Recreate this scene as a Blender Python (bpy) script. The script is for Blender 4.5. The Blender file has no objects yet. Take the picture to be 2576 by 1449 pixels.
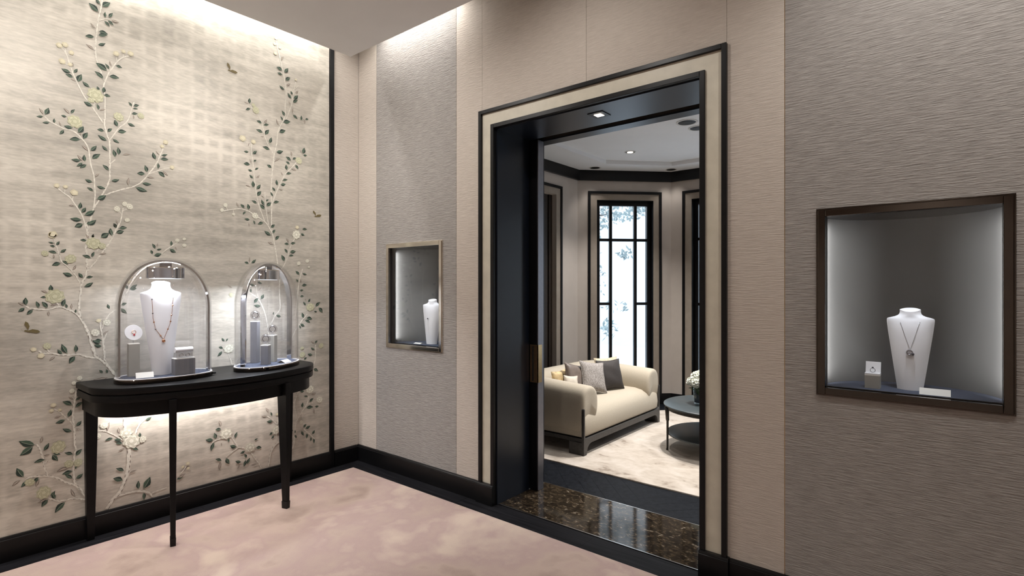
import bpy, bmesh, math, random
from mathutils import Vector, Matrix
random.seed(7)
PI = math.pi
S = bpy.context.scene
COL = S.collection

# ------------------------------------------------------------------ camera
cam_d = bpy.data.cameras.new('camera')
cam_d.sensor_width = 36.0
cam_d.lens = 1357.0 / 2576.0 * 36.0
cam_d.clip_start = 0.05
cam = bpy.data.objects.new('camera', cam_d)
COL.objects.link(cam)
cam.location = (3.756, -2.625, 1.40)
cam.rotation_euler = (PI / 2, 0, math.atan2(0.6316, 0.7752))
S.camera = cam

# ------------------------------------------------------------------ world, exposure
W = bpy.data.worlds.new('overcast_sky')
S.world = W
W.use_nodes = True
bgn = W.node_tree.nodes['Background']
bgn.inputs[0].default_value = (0.83, 0.92, 1.0, 1)
bgn.inputs[1].default_value = 2.2
S.view_settings.view_transform = 'Standard'
S.view_settings.look = 'None'
S.view_settings.exposure = 0.0
S.view_settings.gamma = 1.0
S.view_settings.use_curve_mapping = False
try:
    S.cycles.max_bounces = 10
    S.cycles.transparent_max_bounces = 24
    S.cycles.glossy_bounces = 5
    S.cycles.sample_clamp_indirect = 6.0
    S.cycles.use_denoising = True
    S.cycles.blur_glossy = 0.5
except Exception:
    pass

WARM = (1.0, 0.955, 0.91)
COVE = (1.0, 0.96, 0.915)
COOL = (0.86, 0.91, 1.0)


def light(name, kind, loc, energy, color, parent=None, rot=(0, 0, 0), size=0.1, size_y=None, spot=60, blend=0.6, spread=None):
    d = bpy.data.lights.new(name, kind)
    d.energy = energy
    d.color = color
    if kind == 'AREA':
        d.shape = 'RECTANGLE' if size_y else 'SQUARE'
        d.size = size
        if size_y:
            d.size_y = size_y
        if spread:
            d.spread = math.radians(spread)
    elif kind == 'SPOT':
        d.shadow_soft_size = size
        d.spot_size = math.radians(spot)
        d.spot_blend = blend
    else:
        d.shadow_soft_size = size
    o = bpy.data.objects.new(name, d)
    COL.objects.link(o)
    o.location = loc
    o.rotation_euler = rot
    if parent:
        o.parent = parent
    return o


# wall washers hidden in the ceiling slots
light('wall_wash_light', 'AREA', (0.12, -2.86, 3.40), 37, COVE, rot=(0, math.radians(4), 0), size=0.03, size_y=5.1, spread=150)
light('wall_wash_light', 'AREA', (0.75, -0.12, 3.40), 6.5, COVE, rot=(math.radians(4), 0, 0), size=0.85, size_y=0.03, spread=150)

# ------------------------------------------------------------------ materials
MATS = {}


def nodes_of(m):
    m.use_nodes = True
    nt = m.node_tree
    return nt, nt.nodes, nt.links, nt.nodes['Principled BSDF']


def plain(name, col, rough=0.5, metal=0.0, coat=0.0, spec=0.5, noise=None, emit=None, estr=1.0, bump=None, sheen=0.0):
    """noise=(scale, amount) varies the colour, bump=(scale, strength) the relief"""
    if name in MATS:
        return MATS[name]
    m = bpy.data.materials.new(name)
    nt, N, L, B = nodes_of(m)
    B.inputs['Base Color'].default_value = (*col, 1)
    B.inputs['Roughness'].default_value = rough
    B.inputs['Metallic'].default_value = metal
    B.inputs['Coat Weight'].default_value = coat
    B.inputs['Coat Roughness'].default_value = 0.08
    B.inputs['Specular IOR Level'].default_value = spec
    if sheen:
        B.inputs['Sheen Weight'].default_value = sheen
    if emit:
        B.inputs['Emission Color'].default_value = (*emit, 1)
        B.inputs['Emission Strength'].default_value = estr
    tc = N.new('ShaderNodeTexCoord')
    nz = N.new('ShaderNodeTexNoise')
    nz.inputs['Scale'].default_value = (noise or (9, 0))[0]
    nz.inputs['Detail'].default_value = 4
    L.new(tc.outputs['Object'], nz.inputs['Vector'])
    amt = noise[1] if noise else 0.06
    r = N.new('ShaderNodeValToRGB')
    r.color_ramp.elements[0].position = 0.3
    r.color_ramp.elements[1].position = 0.7
    r.color_ramp.elements[0].color = (*[c * (1 - amt) for c in col], 1)
    r.color_ramp.elements[1].color = (*[min(1, c * (1 + amt)) for c in col], 1)
    L.new(nz.outputs['Fac'], r.inputs['Fac'])
    L.new(r.outputs['Color'], B.inputs['Base Color'])
    if bump:
        n2 = N.new('ShaderNodeTexNoise')
        n2.inputs['Scale'].default_value = bump[0]
        n2.inputs['Detail'].default_value = 3
        L.new(tc.outputs['Object'], n2.inputs['Vector'])
        b = N.new('ShaderNodeBump')
        b.inputs['Strength'].default_value = bump[1]
        b.inputs['Distance'].default_value = 0.004
        L.new(n2.outputs['Fac'], b.inputs['Height'])
        L.new(b.outputs['Normal'], B.inputs['Normal'])
    MATS[name] = m
    return m


def woven(name, dark, lite, sx, sy, sz, rough=0.85, bump=0.35, sheen=0.0):
    """cloth with threads running along the axes of low scale"""
    m = bpy.data.materials.new(name)
    nt, N, L, B = nodes_of(m)
    B.inputs['Roughness'].default_value = rough
    B.inputs['Specular IOR Level'].default_value = 0.25
    if sheen:
        B.inputs['Sheen Weight'].default_value = sheen
    tc = N.new('ShaderNodeTexCoord')

    def nz(scale, detail, k=1.0):
        mp = N.new('ShaderNodeMapping')
        mp.inputs['Scale'].default_value = (scale[0] * k, scale[1] * k, scale[2] * k)
        L.new(tc.outputs['Object'], mp.inputs['Vector'])
        n = N.new('ShaderNodeTexNoise')
        n.inputs['Scale'].default_value = 1.0
        n.inputs['Detail'].default_value = detail
        L.new(mp.outputs['Vector'], n.inputs['Vector'])
        return n
    a = nz((sx, sy, sz), 3)
    b = nz((sx, sy, sz), 2, 2.3)
    ad = N.new('ShaderNodeMath')
    ad.operation = 'MULTIPLY_ADD'
    ad.inputs[1].default_value = 0.6
    L.new(b.outputs['Fac'], ad.inputs[0])
    L.new(a.outputs['Fac'], ad.inputs[2])
    r = N.new('ShaderNodeValToRGB')
    r.color_ramp.elements[0].position = 0.58
    r.color_ramp.elements[1].position = 1.0
    r.color_ramp.elements[0].color = (*dark, 1)
    r.color_ramp.elements[1].color = (*lite, 1)
    L.new(ad.outputs[0], r.inputs['Fac'])
    L.new(r.outputs['Color'], B.inputs['Base Color'])
    bp = N.new('ShaderNodeBump')
    bp.inputs['Strength'].default_value = bump
    bp.inputs['Distance'].default_value = 0.006
    L.new(ad.outputs[0], bp.inputs['Height'])
    L.new(bp.outputs['Normal'], B.inputs['Normal'])
    MATS[name] = m
    return m


def mottled(name, stops, scale, scale2, stretch=(1, 1, 1), rough=0.9, bump=0.15, sheen=0.0, metal=0.0, distort=0.6, fine=160, spec=0.3):
    m = bpy.data.materials.new(name)
    nt, N, L, B = nodes_of(m)
    B.inputs['Roughness'].default_value = rough
    B.inputs['Metallic'].default_value = metal
    B.inputs['Specular IOR Level'].default_value = spec
    if sheen:
        B.inputs['Sheen Weight'].default_value = sheen
    tc = N.new('ShaderNodeTexCoord')
    mp = N.new('ShaderNodeMapping')
    mp.inputs['Scale'].default_value = stretch
    L.new(tc.outputs['Object'], mp.inputs['Vector'])
    a = N.new('ShaderNodeTexNoise')
    a.inputs['Scale'].default_value = scale
    a.inputs['Detail'].default_value = 6
    a.inputs['Distortion'].default_value = distort
    L.new(mp.outputs['Vector'], a.inputs['Vector'])
    b = N.new('ShaderNodeTexNoise')
    b.inputs['Scale'].default_value = scale2
    b.inputs['Detail'].default_value = 5
    L.new(mp.outputs['Vector'], b.inputs['Vector'])
    mx = N.new('ShaderNodeMath')
    mx.operation = 'MULTIPLY_ADD'
    mx.inputs[1].default_value = 0.35
    L.new(b.outputs['Fac'], mx.inputs[0])
    L.new(a.outputs['Fac'], mx.inputs[2])
    r = N.new('ShaderNodeValToRGB')
    els = r.color_ramp.elements
    while len(els) < len(stops):
        els.new(0.5)
    for e, (p, c) in zip(els, stops):
        e.position = p
        e.color = (*c, 1)
    L.new(mx.outputs[0], r.inputs['Fac'])
    L.new(r.outputs['Color'], B.inputs['Base Color'])
    f = N.new('ShaderNodeTexNoise')
    f.inputs['Scale'].default_value = fine
    L.new(tc.outputs['Object'], f.inputs['Vector'])
    bp = N.new('ShaderNodeBump')
    bp.inputs['Strength'].default_value = bump
    bp.inputs['Distance'].default_value = 0.004
    L.new(f.outputs['Fac'], bp.inputs['Height'])
    L.new(bp.outputs['Normal'], B.inputs['Normal'])
    MATS[name] = m
    return m


def wood(name, dark, lite, axis='Y', rough=0.5):
    st = {'Y': (60, 2.5, 60), 'X': (2.5, 60, 60), 'D': (30, 30, 60)}[axis]
    m = mottled(name, [(0.45, dark), (0.95, lite)], 1.0, 3.0, stretch=st, rough=rough, bump=0.12, spec=0.06)
    return m


def thin_glass(name, tint=(1, 1, 1), ior=1.45, extra=0.0):
    """a thin sheet: clear straight through, mirror by Fresnel"""
    m = bpy.data.materials.new(name)
    m.use_nodes = True
    N, L = m.node_tree.nodes, m.node_tree.links
    N.remove(N['Principled BSDF'])
    out = N['Material Output']
    tr = N.new('ShaderNodeBsdfTransparent')
    tr.inputs[0].default_value = (*tint, 1)
    gl = N.new('ShaderNodeBsdfGlossy')
    gl.inputs['Roughness'].default_value = 0.02
    fr = N.new('ShaderNodeFresnel')
    ge = N.new('ShaderNodeNewGeometry')
    mi = N.new('ShaderNodeMapRange')             # same Fresnel from either side of the sheet
    mi.inputs['To Min'].default_value = ior
    mi.inputs['To Max'].default_value = 1.0 / ior
    L.new(ge.outputs['Backfacing'], mi.inputs['Value'])
    L.new(mi.outputs[0], fr.inputs['IOR'])
    ad = N.new('ShaderNodeMath')
    ad.operation = 'ADD'
    ad.use_clamp = True
    ad.inputs[1].default_value = extra
    L.new(fr.outputs[0], ad.inputs[0])
    mx = N.new('ShaderNodeMixShader')
    L.new(ad.outputs[0], mx.inputs[0])
    L.new(tr.outputs[0], mx.inputs[1])
    L.new(gl.outputs[0], mx.inputs[2])
    L.new(mx.outputs[0], out.inputs['Surface'])
    MATS[name] = m
    return m


M = MATS
woven('cream_fabric', (0.47, 0.42, 0.37), (0.56, 0.505, 0.45), 13, 13, 175, bump=0.5)
woven('grey_fabric', (0.255, 0.24, 0.225), (0.38, 0.36, 0.34), 13, 13, 175, bump=0.8)
woven('sofa_fabric', (0.43, 0.38, 0.30), (0.49, 0.435, 0.35), 160, 160, 160, bump=0.12, sheen=0.1)
plain('ceiling_paint', (0.80, 0.81, 0.82), 0.8, noise=(3, 0.02))
plain('bay_ceiling_paint', (0.84, 0.85, 0.87), 0.8, noise=(3, 0.02))
plain('cove_white', (0.85, 0.83, 0.8), 0.8)
plain('black_lacquer', (0.0045, 0.0045, 0.0052), 0.36, noise=(20, 0.15), spec=0.28)
plain('black_wood', (0.0035, 0.0035, 0.004), 0.42, noise=(40, 0.25), spec=0.22)
plain('navy_panel', (0.0075, 0.012, 0.022), 0.33, noise=(6, 0.1))
plain('charcoal_wood', (0.045, 0.042, 0.040), 0.45, noise=(60, 0.3))
plain('ivory_panel', (0.56, 0.525, 0.43), 0.45, noise=(14, 0.07), coat=0.2)
plain('taupe_band', (0.30, 0.255, 0.21), 0.6, noise=(14, 0.06))
plain('bay_wall_paint', (0.52, 0.465, 0.42), 0.75, noise=(8, 0.03))
plain('brown_panel', (0.022, 0.014, 0.009), 0.5, noise=(25, 0.25))
plain('dark_joint', (0.03, 0.027, 0.024), 0.9)
plain('brass', (0.55, 0.40, 0.22), 0.28, metal=1.0, noise=(60, 0.08))
plain('steel', (0.62, 0.60, 0.58), 0.22, metal=1.0, noise=(60, 0.05))
plain('chrome', (0.72, 0.72, 0.74), 0.06, metal=1.0, noise=(30, 0.03))
plain('bronze_mirror', (0.105, 0.090, 0.080), 0.05, metal=1.0, noise=(9, 0.06))
plain('pale_reflection_metal', (0.78, 0.73, 0.66), 0.12, metal=1.0, noise=(9, 0.06))  # left niche frame: pale colour stands for the mural mirrored in it
plain('niche_black', (0.012, 0.013, 0.016), 0.35)
plain('niche_grey', (0.075, 0.077, 0.080), 0.65, noise=(5, 0.03))
plain('navy_suede', (0.040, 0.052, 0.085), 0.85, noise=(90, 0.12))
plain('bust_white', (0.82, 0.82, 0.84), 0.55, noise=(12, 0.015))
plain('stone_grey_box', (0.20, 0.20, 0.22), 0.6, noise=(18, 0.05))
plain('taupe_box', (0.33, 0.32, 0.29), 0.6, noise=(18, 0.04))
plain('card_white', (0.86, 0.85, 0.80), 0.6, noise=(30, 0.02))
plain('rose_gold', (0.72, 0.36, 0.20), 0.2, metal=1.0, noise=(50, 0.05))
plain('white_gold', (0.40, 0.40, 0.43), 0.15, metal=1.0, noise=(50, 0.05))
plain('gem_red', (0.45, 0.02, 0.05), 0.1, coat=0.5)
plain('gem_dark', (0.03, 0.03, 0.05), 0.05, coat=0.6)
plain('rubber_black', (0.01, 0.01, 0.01), 0.7)
plain('white_rim', (0.85, 0.85, 0.88), 0.3)
plain('led_cool', (0.9, 0.9, 0.9), 0.5, emit=(0.88, 0.93, 1.0), estr=9)
plain('led_lens', (0.8, 0.8, 0.82), 0.5, emit=(0.88, 0.93, 1.0), estr=1.5)
plain('led_warm', (0.9, 0.9, 0.9), 0.5, emit=(1.0, 0.84, 0.66), estr=9)
plain('lamp_can', (0.03, 0.03, 0.03), 0.4, metal=0.4)
plain('lamp_trim_white', (0.7, 0.69, 0.67), 0.5)
plain('table_glass_top', (0.040, 0.052, 0.057), 0.34, noise=(4, 0.1))
plain('bronze_leg', (0.050, 0.046, 0.042), 0.42, metal=0.6, noise=(50, 0.2))
plain('cushion_dark', (0.032, 0.026, 0.024), 0.7, noise=(60, 0.1), bump=(40, 0.2))
plain('cushion_taupe', (0.12, 0.088, 0.07), 0.5, noise=(30, 0.2), sheen=0.4, bump=(25, 0.3))
plain('cushion_gold', (0.55, 0.41, 0.22), 0.6, noise=(22, 0.35), bump=(50, 0.3))
plain('cushion_ivory', (0.56, 0.50, 0.42), 0.7, noise=(30, 0.08), bump=(60, 0.3))
woven('cushion_grey', (0.20, 0.18, 0.165), (0.40, 0.37, 0.35), 90, 90, 90, bump=0.5)
woven('cushion_knit', (0.40, 0.33, 0.22), (0.75, 0.66, 0.50), 70, 70, 55, bump=0.9)
plain('petal_white', (0.86, 0.88, 0.80), 0.6, noise=(40, 0.05), bump=(90, 0.5))
plain('stem_green', (0.09, 0.15, 0.05), 0.6, noise=(30, 0.2))
plain('garden_white', (0.80, 0.84, 0.88), 0.9, noise=(2, 0.03))
plain('garden_leaf', (0.34, 0.42, 0.44), 0.7, noise=(5, 0.3))
plain('garden_bark', (0.22, 0.20, 0.19), 0.8, noise=(15, 0.3))
thin_glass('dome_glass', (0.985, 0.985, 0.99), 1.62, 0.01)
thin_glass('pane_glass', (0.97, 0.98, 0.99), 1.45, 0.0)
thin_glass('vase_glass', (0.90, 0.93, 0.92), 1.45, 0.03)
thin_glass('acrylic', (0.97, 0.97, 0.99), 1.6, 0.20)
plain('door_edge_metal', (0.28, 0.28, 0.31), 0.4, metal=1.0, noise=(40, 0.05))
mottled('pink_carpet', [(0.45, (0.29, 0.205, 0.170)), (0.60, (0.43, 0.325, 0.275)), (0.72, (0.39, 0.28, 0.255)), (0.86, (0.52, 0.41, 0.34))], 1.7, 7.0, rough=0.95, bump=0.35, sheen=0.3)
mottled('bay_carpet', [(0.47, (0.27, 0.22, 0.175)), (0.55, (0.44, 0.38, 0.32)), (0.68, (0.51, 0.45, 0.385)), (0.85, (0.58, 0.52, 0.46))], 5.0, 24.0, stretch=(1, 1.3, 1), rough=0.95, bump=0.35, sheen=0.2)
mottled('brown_marble', [(0.45, (0.006, 0.005, 0.004)), (0.66, (0.022, 0.016, 0.011)), (0.82, (0.07, 0.05, 0.03)), (0.95, (0.30, 0.27, 0.23))], 24, 90, stretch=(1, 1.4, 1), rough=0.07, bump=0.0, distort=1.2, spec=0.26)
wood('oak_black_y', (0.004, 0.004, 0.005), (0.018, 0.018, 0.021), 'Y')
wood('oak_black_x', (0.004, 0.004, 0.005), (0.018, 0.018, 0.021), 'X')
wood('oak_black_d', (0.004, 0.005, 0.007), (0.014, 0.016, 0.021), 'D')


def silver_leaf():
    m = bpy.data.materials.new('silver_leaf')
    nt, N, L, B = nodes_of(m)
    tc = N.new('ShaderNodeTexCoord')
    sp = N.new('ShaderNodeSeparateXYZ')
    L.new(tc.outputs['Object'], sp.inputs[0])
    cb = N.new('ShaderNodeCombineXYZ')
    L.new(sp.outputs['Y'], cb.inputs[0])
    L.new(sp.outputs['Z'], cb.inputs[1])
    # wobble the grid a little
    wn = N.new('ShaderNodeTexNoise')
    wn.inputs['Scale'].default_value = 5.0
    L.new(cb.outputs[0], wn.inputs['Vector'])
    wv = N.new('ShaderNodeVectorMath')
    wv.operation = 'MULTIPLY_ADD'
    wv.inputs[1].default_value = (0.03, 0.03, 0)
    L.new(wn.outputs['Color'], wv.inputs[0])
    L.new(cb.outputs[0], wv.inputs[2])
    bk = N.new('ShaderNodeTexBrick')
    bk.offset = 0.0
    bk.inputs['Color1'].default_value = (0.0, 0.0, 0.0, 1)
    bk.inputs['Color2'].default_value = (0.75, 0.75, 0.75, 1)
    bk.inputs['Mortar'].default_value = (1, 1, 1, 1)
    bk.inputs['Scale'].default_value = 1.0
    bk.inputs['Mortar Size'].default_value = 0.030
    bk.inputs['Mortar Smooth'].default_value = 1.0
    bk.inputs['Brick Width'].default_value = 0.088
    bk.inputs['Row Height'].default_value = 0.080
    L.new(wv.outputs[0], bk.inputs['Vector'])

    def noise(sc, st, det):
        mp = N.new('ShaderNodeMapping')
        mp.inputs['Scale'].default_value = st
        L.new(cb.outputs[0], mp.inputs['Vector'])
        n = N.new('ShaderNodeTexNoise')
        n.inputs['Scale'].default_value = sc
        n.inputs['Detail'].default_value = det
        L.new(mp.outputs['Vector'], n.inputs['Vector'])
        return n
    big = noise(1.5, (0.7, 1.6, 1), 4)
    streak = noise(9.0, (0.35, 2.4, 1), 6)
    fine = noise(60.0, (0.4, 1.6, 1), 4)

    def math_(op, a, b, c=None):
        n = N.new('ShaderNodeMath')
        n.operation = op
        for i, v in enumerate((a, b, c)):
            if v is None:
                continue
            if isinstance(v, (int, float)):
                n.inputs[i].default_value = v
            else:
                L.new(v, n.inputs[i])
        return n.outputs[0]
    msk = noise(1.1, (1, 1, 1), 2)
    mk = math_('MULTIPLY_ADD', msk.outputs['Fac'], 4.0, -1.6)
    mk = math_('MINIMUM', math_('MAXIMUM', mk, 0.05), 1.0)
    v = math_('MULTIPLY', bk.outputs['Color'], 0.19)
    v = math_('MULTIPLY', v, mk)
    v = math_('MULTIPLY_ADD', big.outputs['Fac'], 0.62, v)
    v = math_('MULTIPLY_ADD', streak.outputs['Fac'], 0.42, v)
    v = math_('MULTIPLY_ADD', fine.outputs['Fac'], 0.34, v)
    r = N.new('ShaderNodeValToRGB')
    els = r.color_ramp.elements
    els.new(0.5)
    for e, (p, c) in zip(els, [(0.44, (0.26, 0.245, 0.215)), (0.68, (0.43, 0.40, 0.345)), (0.97, (0.68, 0.635, 0.555))]):
        e.position = p
        e.color = (*c, 1)
    L.new(v, r.inputs['Fac'])
    L.new(r.outputs['Color'], B.inputs['Base Color'])
    B.inputs['Metallic'].default_value = 0.15
    rr = math_('MULTIPLY_ADD', v, 0.25, 0.32)
    L.new(rr, B.inputs['Roughness'])
    bp = N.new('ShaderNodeBump')
    bp.inputs['Strength'].default_value = 0.12
    bp.inputs['Distance'].default_value = 0.002
    L.new(v, bp.inputs['Height'])
    L.new(bp.outputs['Normal'], B.inputs['Normal'])
    MATS['silver_leaf'] = m


silver_leaf()
for nm, c in (('paint_leaf_dark', (0.028, 0.046, 0.036)), ('paint_leaf_mid', (0.066, 0.104, 0.074)), ('paint_leaf_rib', (0.30, 0.33, 0.26)),
              ('paint_pale_fill', (0.42, 0.37, 0.31)), ('paint_pale_line', (0.13, 0.10, 0.085)), ('paint_branch', (0.68, 0.65, 0.57)),
              ('paint_yellow_a', (0.50, 0.49, 0.34)), ('paint_yellow_b', (0.58, 0.57, 0.41)), ('paint_yellow_c', (0.40, 0.40, 0.26)),
              ('paint_white_a', (0.62, 0.60, 0.50)), ('paint_white_b', (0.78, 0.76, 0.66)), ('paint_white_c', (0.48, 0.48, 0.38)),
              ('paint_bud_a', (0.58, 0.53, 0.38)), ('paint_bud_b', (0.68, 0.63, 0.47)), ('paint_bud_c', (0.20, 0.19, 0.12)),
              ('paint_wing_a', (0.42, 0.39, 0.16)), ('paint_wing_b', (0.14, 0.11, 0.05))):
    plain(nm, c, 0.6, noise=(70, 0.18), spec=0.3)

# ------------------------------------------------------------------ mesh helpers
class MB:
    """collects shapes; build() links them as ONE mesh object"""

    def __init__(self):
        self.v, self.f, self.mi = [], [], []
        self.cur = 0

    def add(self, vs, fs):
        b = len(self.v)
        self.v += [tuple(p) for p in vs]
        self.f += [tuple(b + i for i in q) for q in fs]
        self.mi += [self.cur] * len(fs)
        return self

    def box(self, x0, x1, y0, y1, z0, z1):
        vs = [(x, y, z) for z in (z0, z1) for y in (y0, y1) for x in (x0, x1)]
        return self.add(vs, [(0, 2, 3, 1), (4, 5, 7, 6), (0, 1, 5, 4), (2, 6, 7, 3), (0, 4, 6, 2), (1, 3, 7, 5)])

    def prism(self, poly, z0, z1, tf=None):
        """polygon (counter-clockwise) swept along z; tf maps (a, b, c) to a point"""
        n = len(poly)
        tf = tf or (lambda a, b, c: (a, b, c))
        vs = [tf(a, b, z0) for a, b in poly] + [tf(a, b, z1) for a, b in poly]
        fs = [tuple(reversed(range(n))), tuple(range(n, 2 * n))]
        fs += [(i, (i + 1) % n, n + (i + 1) % n, n + i) for i in range(n)]
        return self.add(vs, fs)

    def rings(self, rings, cap0=True, cap1=True, closed=False):
        """loft through rings of equal count"""
        n = len(rings[0])
        vs = [p for r in rings for p in r]
        fs = []
        m = len(rings)
        for k in range(m if closed else m - 1):
            a, b = k * n, ((k + 1) % m) * n
            for i in range(n):
                j = (i + 1) % n
                fs.append((a + i, a + j, b + j, b + i))
        if not closed:
            if cap0:
                fs.append(tuple(reversed(range(n))))
            if cap1:
                fs.append(tuple(range((m - 1) * n, m * n)))
        return self.add(vs, fs)

    def lathe(self, prof, n=24, c=(0, 0, 0), cap0=True, cap1=True):
        return self.rings([[(c[0] + r * math.cos(2 * PI * i / n), c[1] + r * math.sin(2 * PI * i / n), c[2] + z) for i in range(n)] for r, z in prof], cap0, cap1)

    def tube(self, pts, r, n=8, closed=False):
        pts = [Vector(p) for p in pts]
        rs = r if isinstance(r, (list, tuple)) else [r] * len(pts)
        out = []
        up = None
        m = len(pts)
        for k, p in enumerate(pts):
            if closed:
                t = pts[(k + 1) % m] - pts[k - 1]
            else:
                t = pts[min(k + 1, m - 1)] - pts[max(k - 1, 0)]
            t.normalize()
            if up is None:
                up = Vector((0, 0, 1)) if abs(t.z) < 0.9 else Vector((1, 0, 0))
            a = t.cross(up)
            if a.length < 1e-6:
                a = t.cross(Vector((0, 1, 0)))
            a.normalize()
            up = a.cross(t).normalized()
            out.append([tuple(p + a * (rs[k] * math.cos(2 * PI * i / n)) + up * (rs[k] * math.sin(2 * PI * i / n))) for i in range(n)])
        return self.rings(out, closed=closed)

    def sphere(self, c, r, n=14, m=8, sx=1, sy=1, sz=1):
        rg = []
        for k in range(1, m):
            a = PI * k / m
            rg.append([(c[0] + sx * r * math.sin(a) * math.cos(2 * PI * i / n), c[1] + sy * r * math.sin(a) * math.sin(2 * PI * i / n), c[2] - sz * r * math.cos(a)) for i in range(n)])
        return self.rings(rg)

    def mesh(self, name, mats):
        me = bpy.data.meshes.new(name)
        me.from_pydata(self.v, [], self.f)
        for mm in (mats if isinstance(mats, (list, tuple)) else [mats]):
            me.materials.append(M[mm] if isinstance(mm, str) else mm)
        if any(self.mi):
            me.polygons.foreach_set('material_index', self.mi)
        bm = bmesh.new()
        bm.from_mesh(me)
        bmesh.ops.recalc_face_normals(bm, faces=bm.faces)
        bm.to_mesh(me)
        bm.free()
        me.update()
        return me

    def build(self, name, mats, parent=None, smooth=False, bevel=0, loc=None, rz=None, seg=2):
        me = self.mesh(name, mats)
        o = link(name, me, parent)
        if smooth:
            me.polygons.foreach_set('use_smooth', [True] * len(me.polygons))
            if smooth != 'all':
                md = o.modifiers.new('edges', 'EDGE_SPLIT')
                md.split_angle = math.radians(40)
        if bevel:
            b = o.modifiers.new('bevel', 'BEVEL')
            b.width = bevel
            b.segments = seg
            b.limit_method = 'ANGLE'
        if loc:
            o.location = loc
        if rz is not None:
            o.rotation_euler = (0, 0, rz)
        return o


def link(name, data, parent=None):
    o = bpy.data.objects.new(name, data)
    COL.objects.link(o)
    if parent:
        o.parent = parent
    return o


def tag(o, label, cat, group=None):
    o['label'] = label
    o['category'] = cat
    if group:
        o['group'] = group
    return o


def thing(name, label, cat, loc=(0, 0, 0), rz=0, group=None):
    o = link(name, None)
    o.location = loc
    o.rotation_euler = (0, 0, rz)
    o.empty_display_size = 0.05
    return tag(o, label, cat, group)


def struct(o, label=None):
    o['kind'] = 'structure'
    if label:
        o['label'] = label
    return o


def copy_tree(o, parent=None):
    c = o.copy()
    COL.objects.link(c)
    c.parent = parent
    for ch in list(o.children):
        copy_tree(ch, c)
    return c


def box(name, mat, parent, x0, x1, y0, y1, z0, z1, bevel=0):
    return MB().box(x0, x1, y0, y1, z0, z1).build(name, mat, parent, bevel=bevel)


# ------------------------------------------------------------------ showroom shell
ZT = 3.46                      # slab above the dropped ceiling
XE, YE = 6.2, -5.6
NL = (0.3675, 0.996)           # left niche, outer frame
NR = (3.306, 3.9345)
NZ = (0.943, 1.738)
DX0, DX1, DZ = 1.475, 2.805, 2.432
WB = 0.53                      # back face of the wall between the rooms

# wall with the doorway: a core with the two niche holes, the door hole and a pocket for the sliding door
w = MB()
h = 0.014                      # fabric panels stand in front of the core
for a, b in ((-0.3, NL[0] + 0.012), (NL[1] - 0.012, 1.03), (DX1, NR[0] + 0.012), (NR[1] - 0.012, XE + 0.2)):
    w.box(a, b, h, WB, -0.1, ZT)
w.box(1.03, DX0, h, 0.350, -0.1, ZT).box(1.03, DX0, 0.440, WB, -0.1, ZT).box(1.03, DX0, 0.350, 0.440, 2.46, ZT)
w.box(DX0, DX1, h, 0.350, DZ, ZT).box(DX0, DX1, 0.435, WB, DZ, ZT).box(DX0, DX1, 0.350, 0.435, 2.50, ZT)
for n in (NL, NR):
    a, b = n[0] + 0.012, n[1] - 0.012
    w.box(a, b, h, WB, -0.1, NZ[0] + 0.012).box(a, b, h, WB, NZ[1] - 0.012, ZT).box(a, b, 0.42, WB, NZ[0] + 0.012, NZ[1] - 0.012)
wall_r = struct(w.build('wall_right', 'dark_joint'), 'fabric-panelled wall with the black framed doorway')


def holed(name, mat, x0, x1, z0, z1, hole):
    hx0, hx1, hz0, hz1 = hole
    m = MB()
    m.box(x0, hx0, 0, h, z0, z1).box(hx1, x1, 0, h, z0, z1).box(hx0, hx1, 0, h, z0, hz0).box(hx0, hx1, 0, h, hz1, z1)
    return m.build(name, mat, wall_r)


g = 0.0016
pb = 0.10
box('fabric_panel', 'cream_fabric', wall_r, 0.001, 0.237 - g, 0, h, pb, ZT - 0.01)
o = holed('fabric_panel', 'grey_fabric', 0.237 + g, 1.125 - g, pb, ZT - 0.01, (NL[0] + 0.008, NL[1] - 0.008, NZ[0] + 0.008, NZ[1] - 0.008))
o['label'] = 'grey woven fabric panel around the small niche'
box('fabric_panel', 'cream_fabric', wall_r, 1.125 + g, 1.364 - g / 2, 0, h, pb, ZT - 0.01)
box('fabric_panel', 'cream_fabric', wall_r, 1.364 + g / 2, 2.158 - g / 2, 0, h, 2.5, ZT - 0.01)
box('fabric_panel', 'cream_fabric', wall_r, 2.158 + g / 2, 2.930 - g / 2, 0, h, 2.5, ZT - 0.01)
box('fabric_panel', 'cream_fabric', wall_r, 2.930 + g / 2, 3.181 - g, 0, h, pb, ZT - 0.01)
o = holed('fabric_panel', 'grey_fabric', 3.181 + g, 4.06 - g, pb, ZT - 0.01, (NR[0] + 0.008, NR[1] - 0.008, NZ[0] + 0.008, NZ[1] - 0.008))
o['label'] = 'grey woven fabric panel around the large niche'
box('fabric_panel', 'cream_fabric', wall_r, 4.06 + g, XE, 0, h, pb, ZT - 0.01)
box('joint_strip', 'brass', wall_r, 3.181 - 0.0012, 3.181 + 0.0012, 0.002, h, pb, ZT - 0.01)
box('joint_strip', 'steel', wall_r, 1.125 - 0.0012, 1.125 + 0.0012, 0.002, h, pb, ZT - 0.01)

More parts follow.
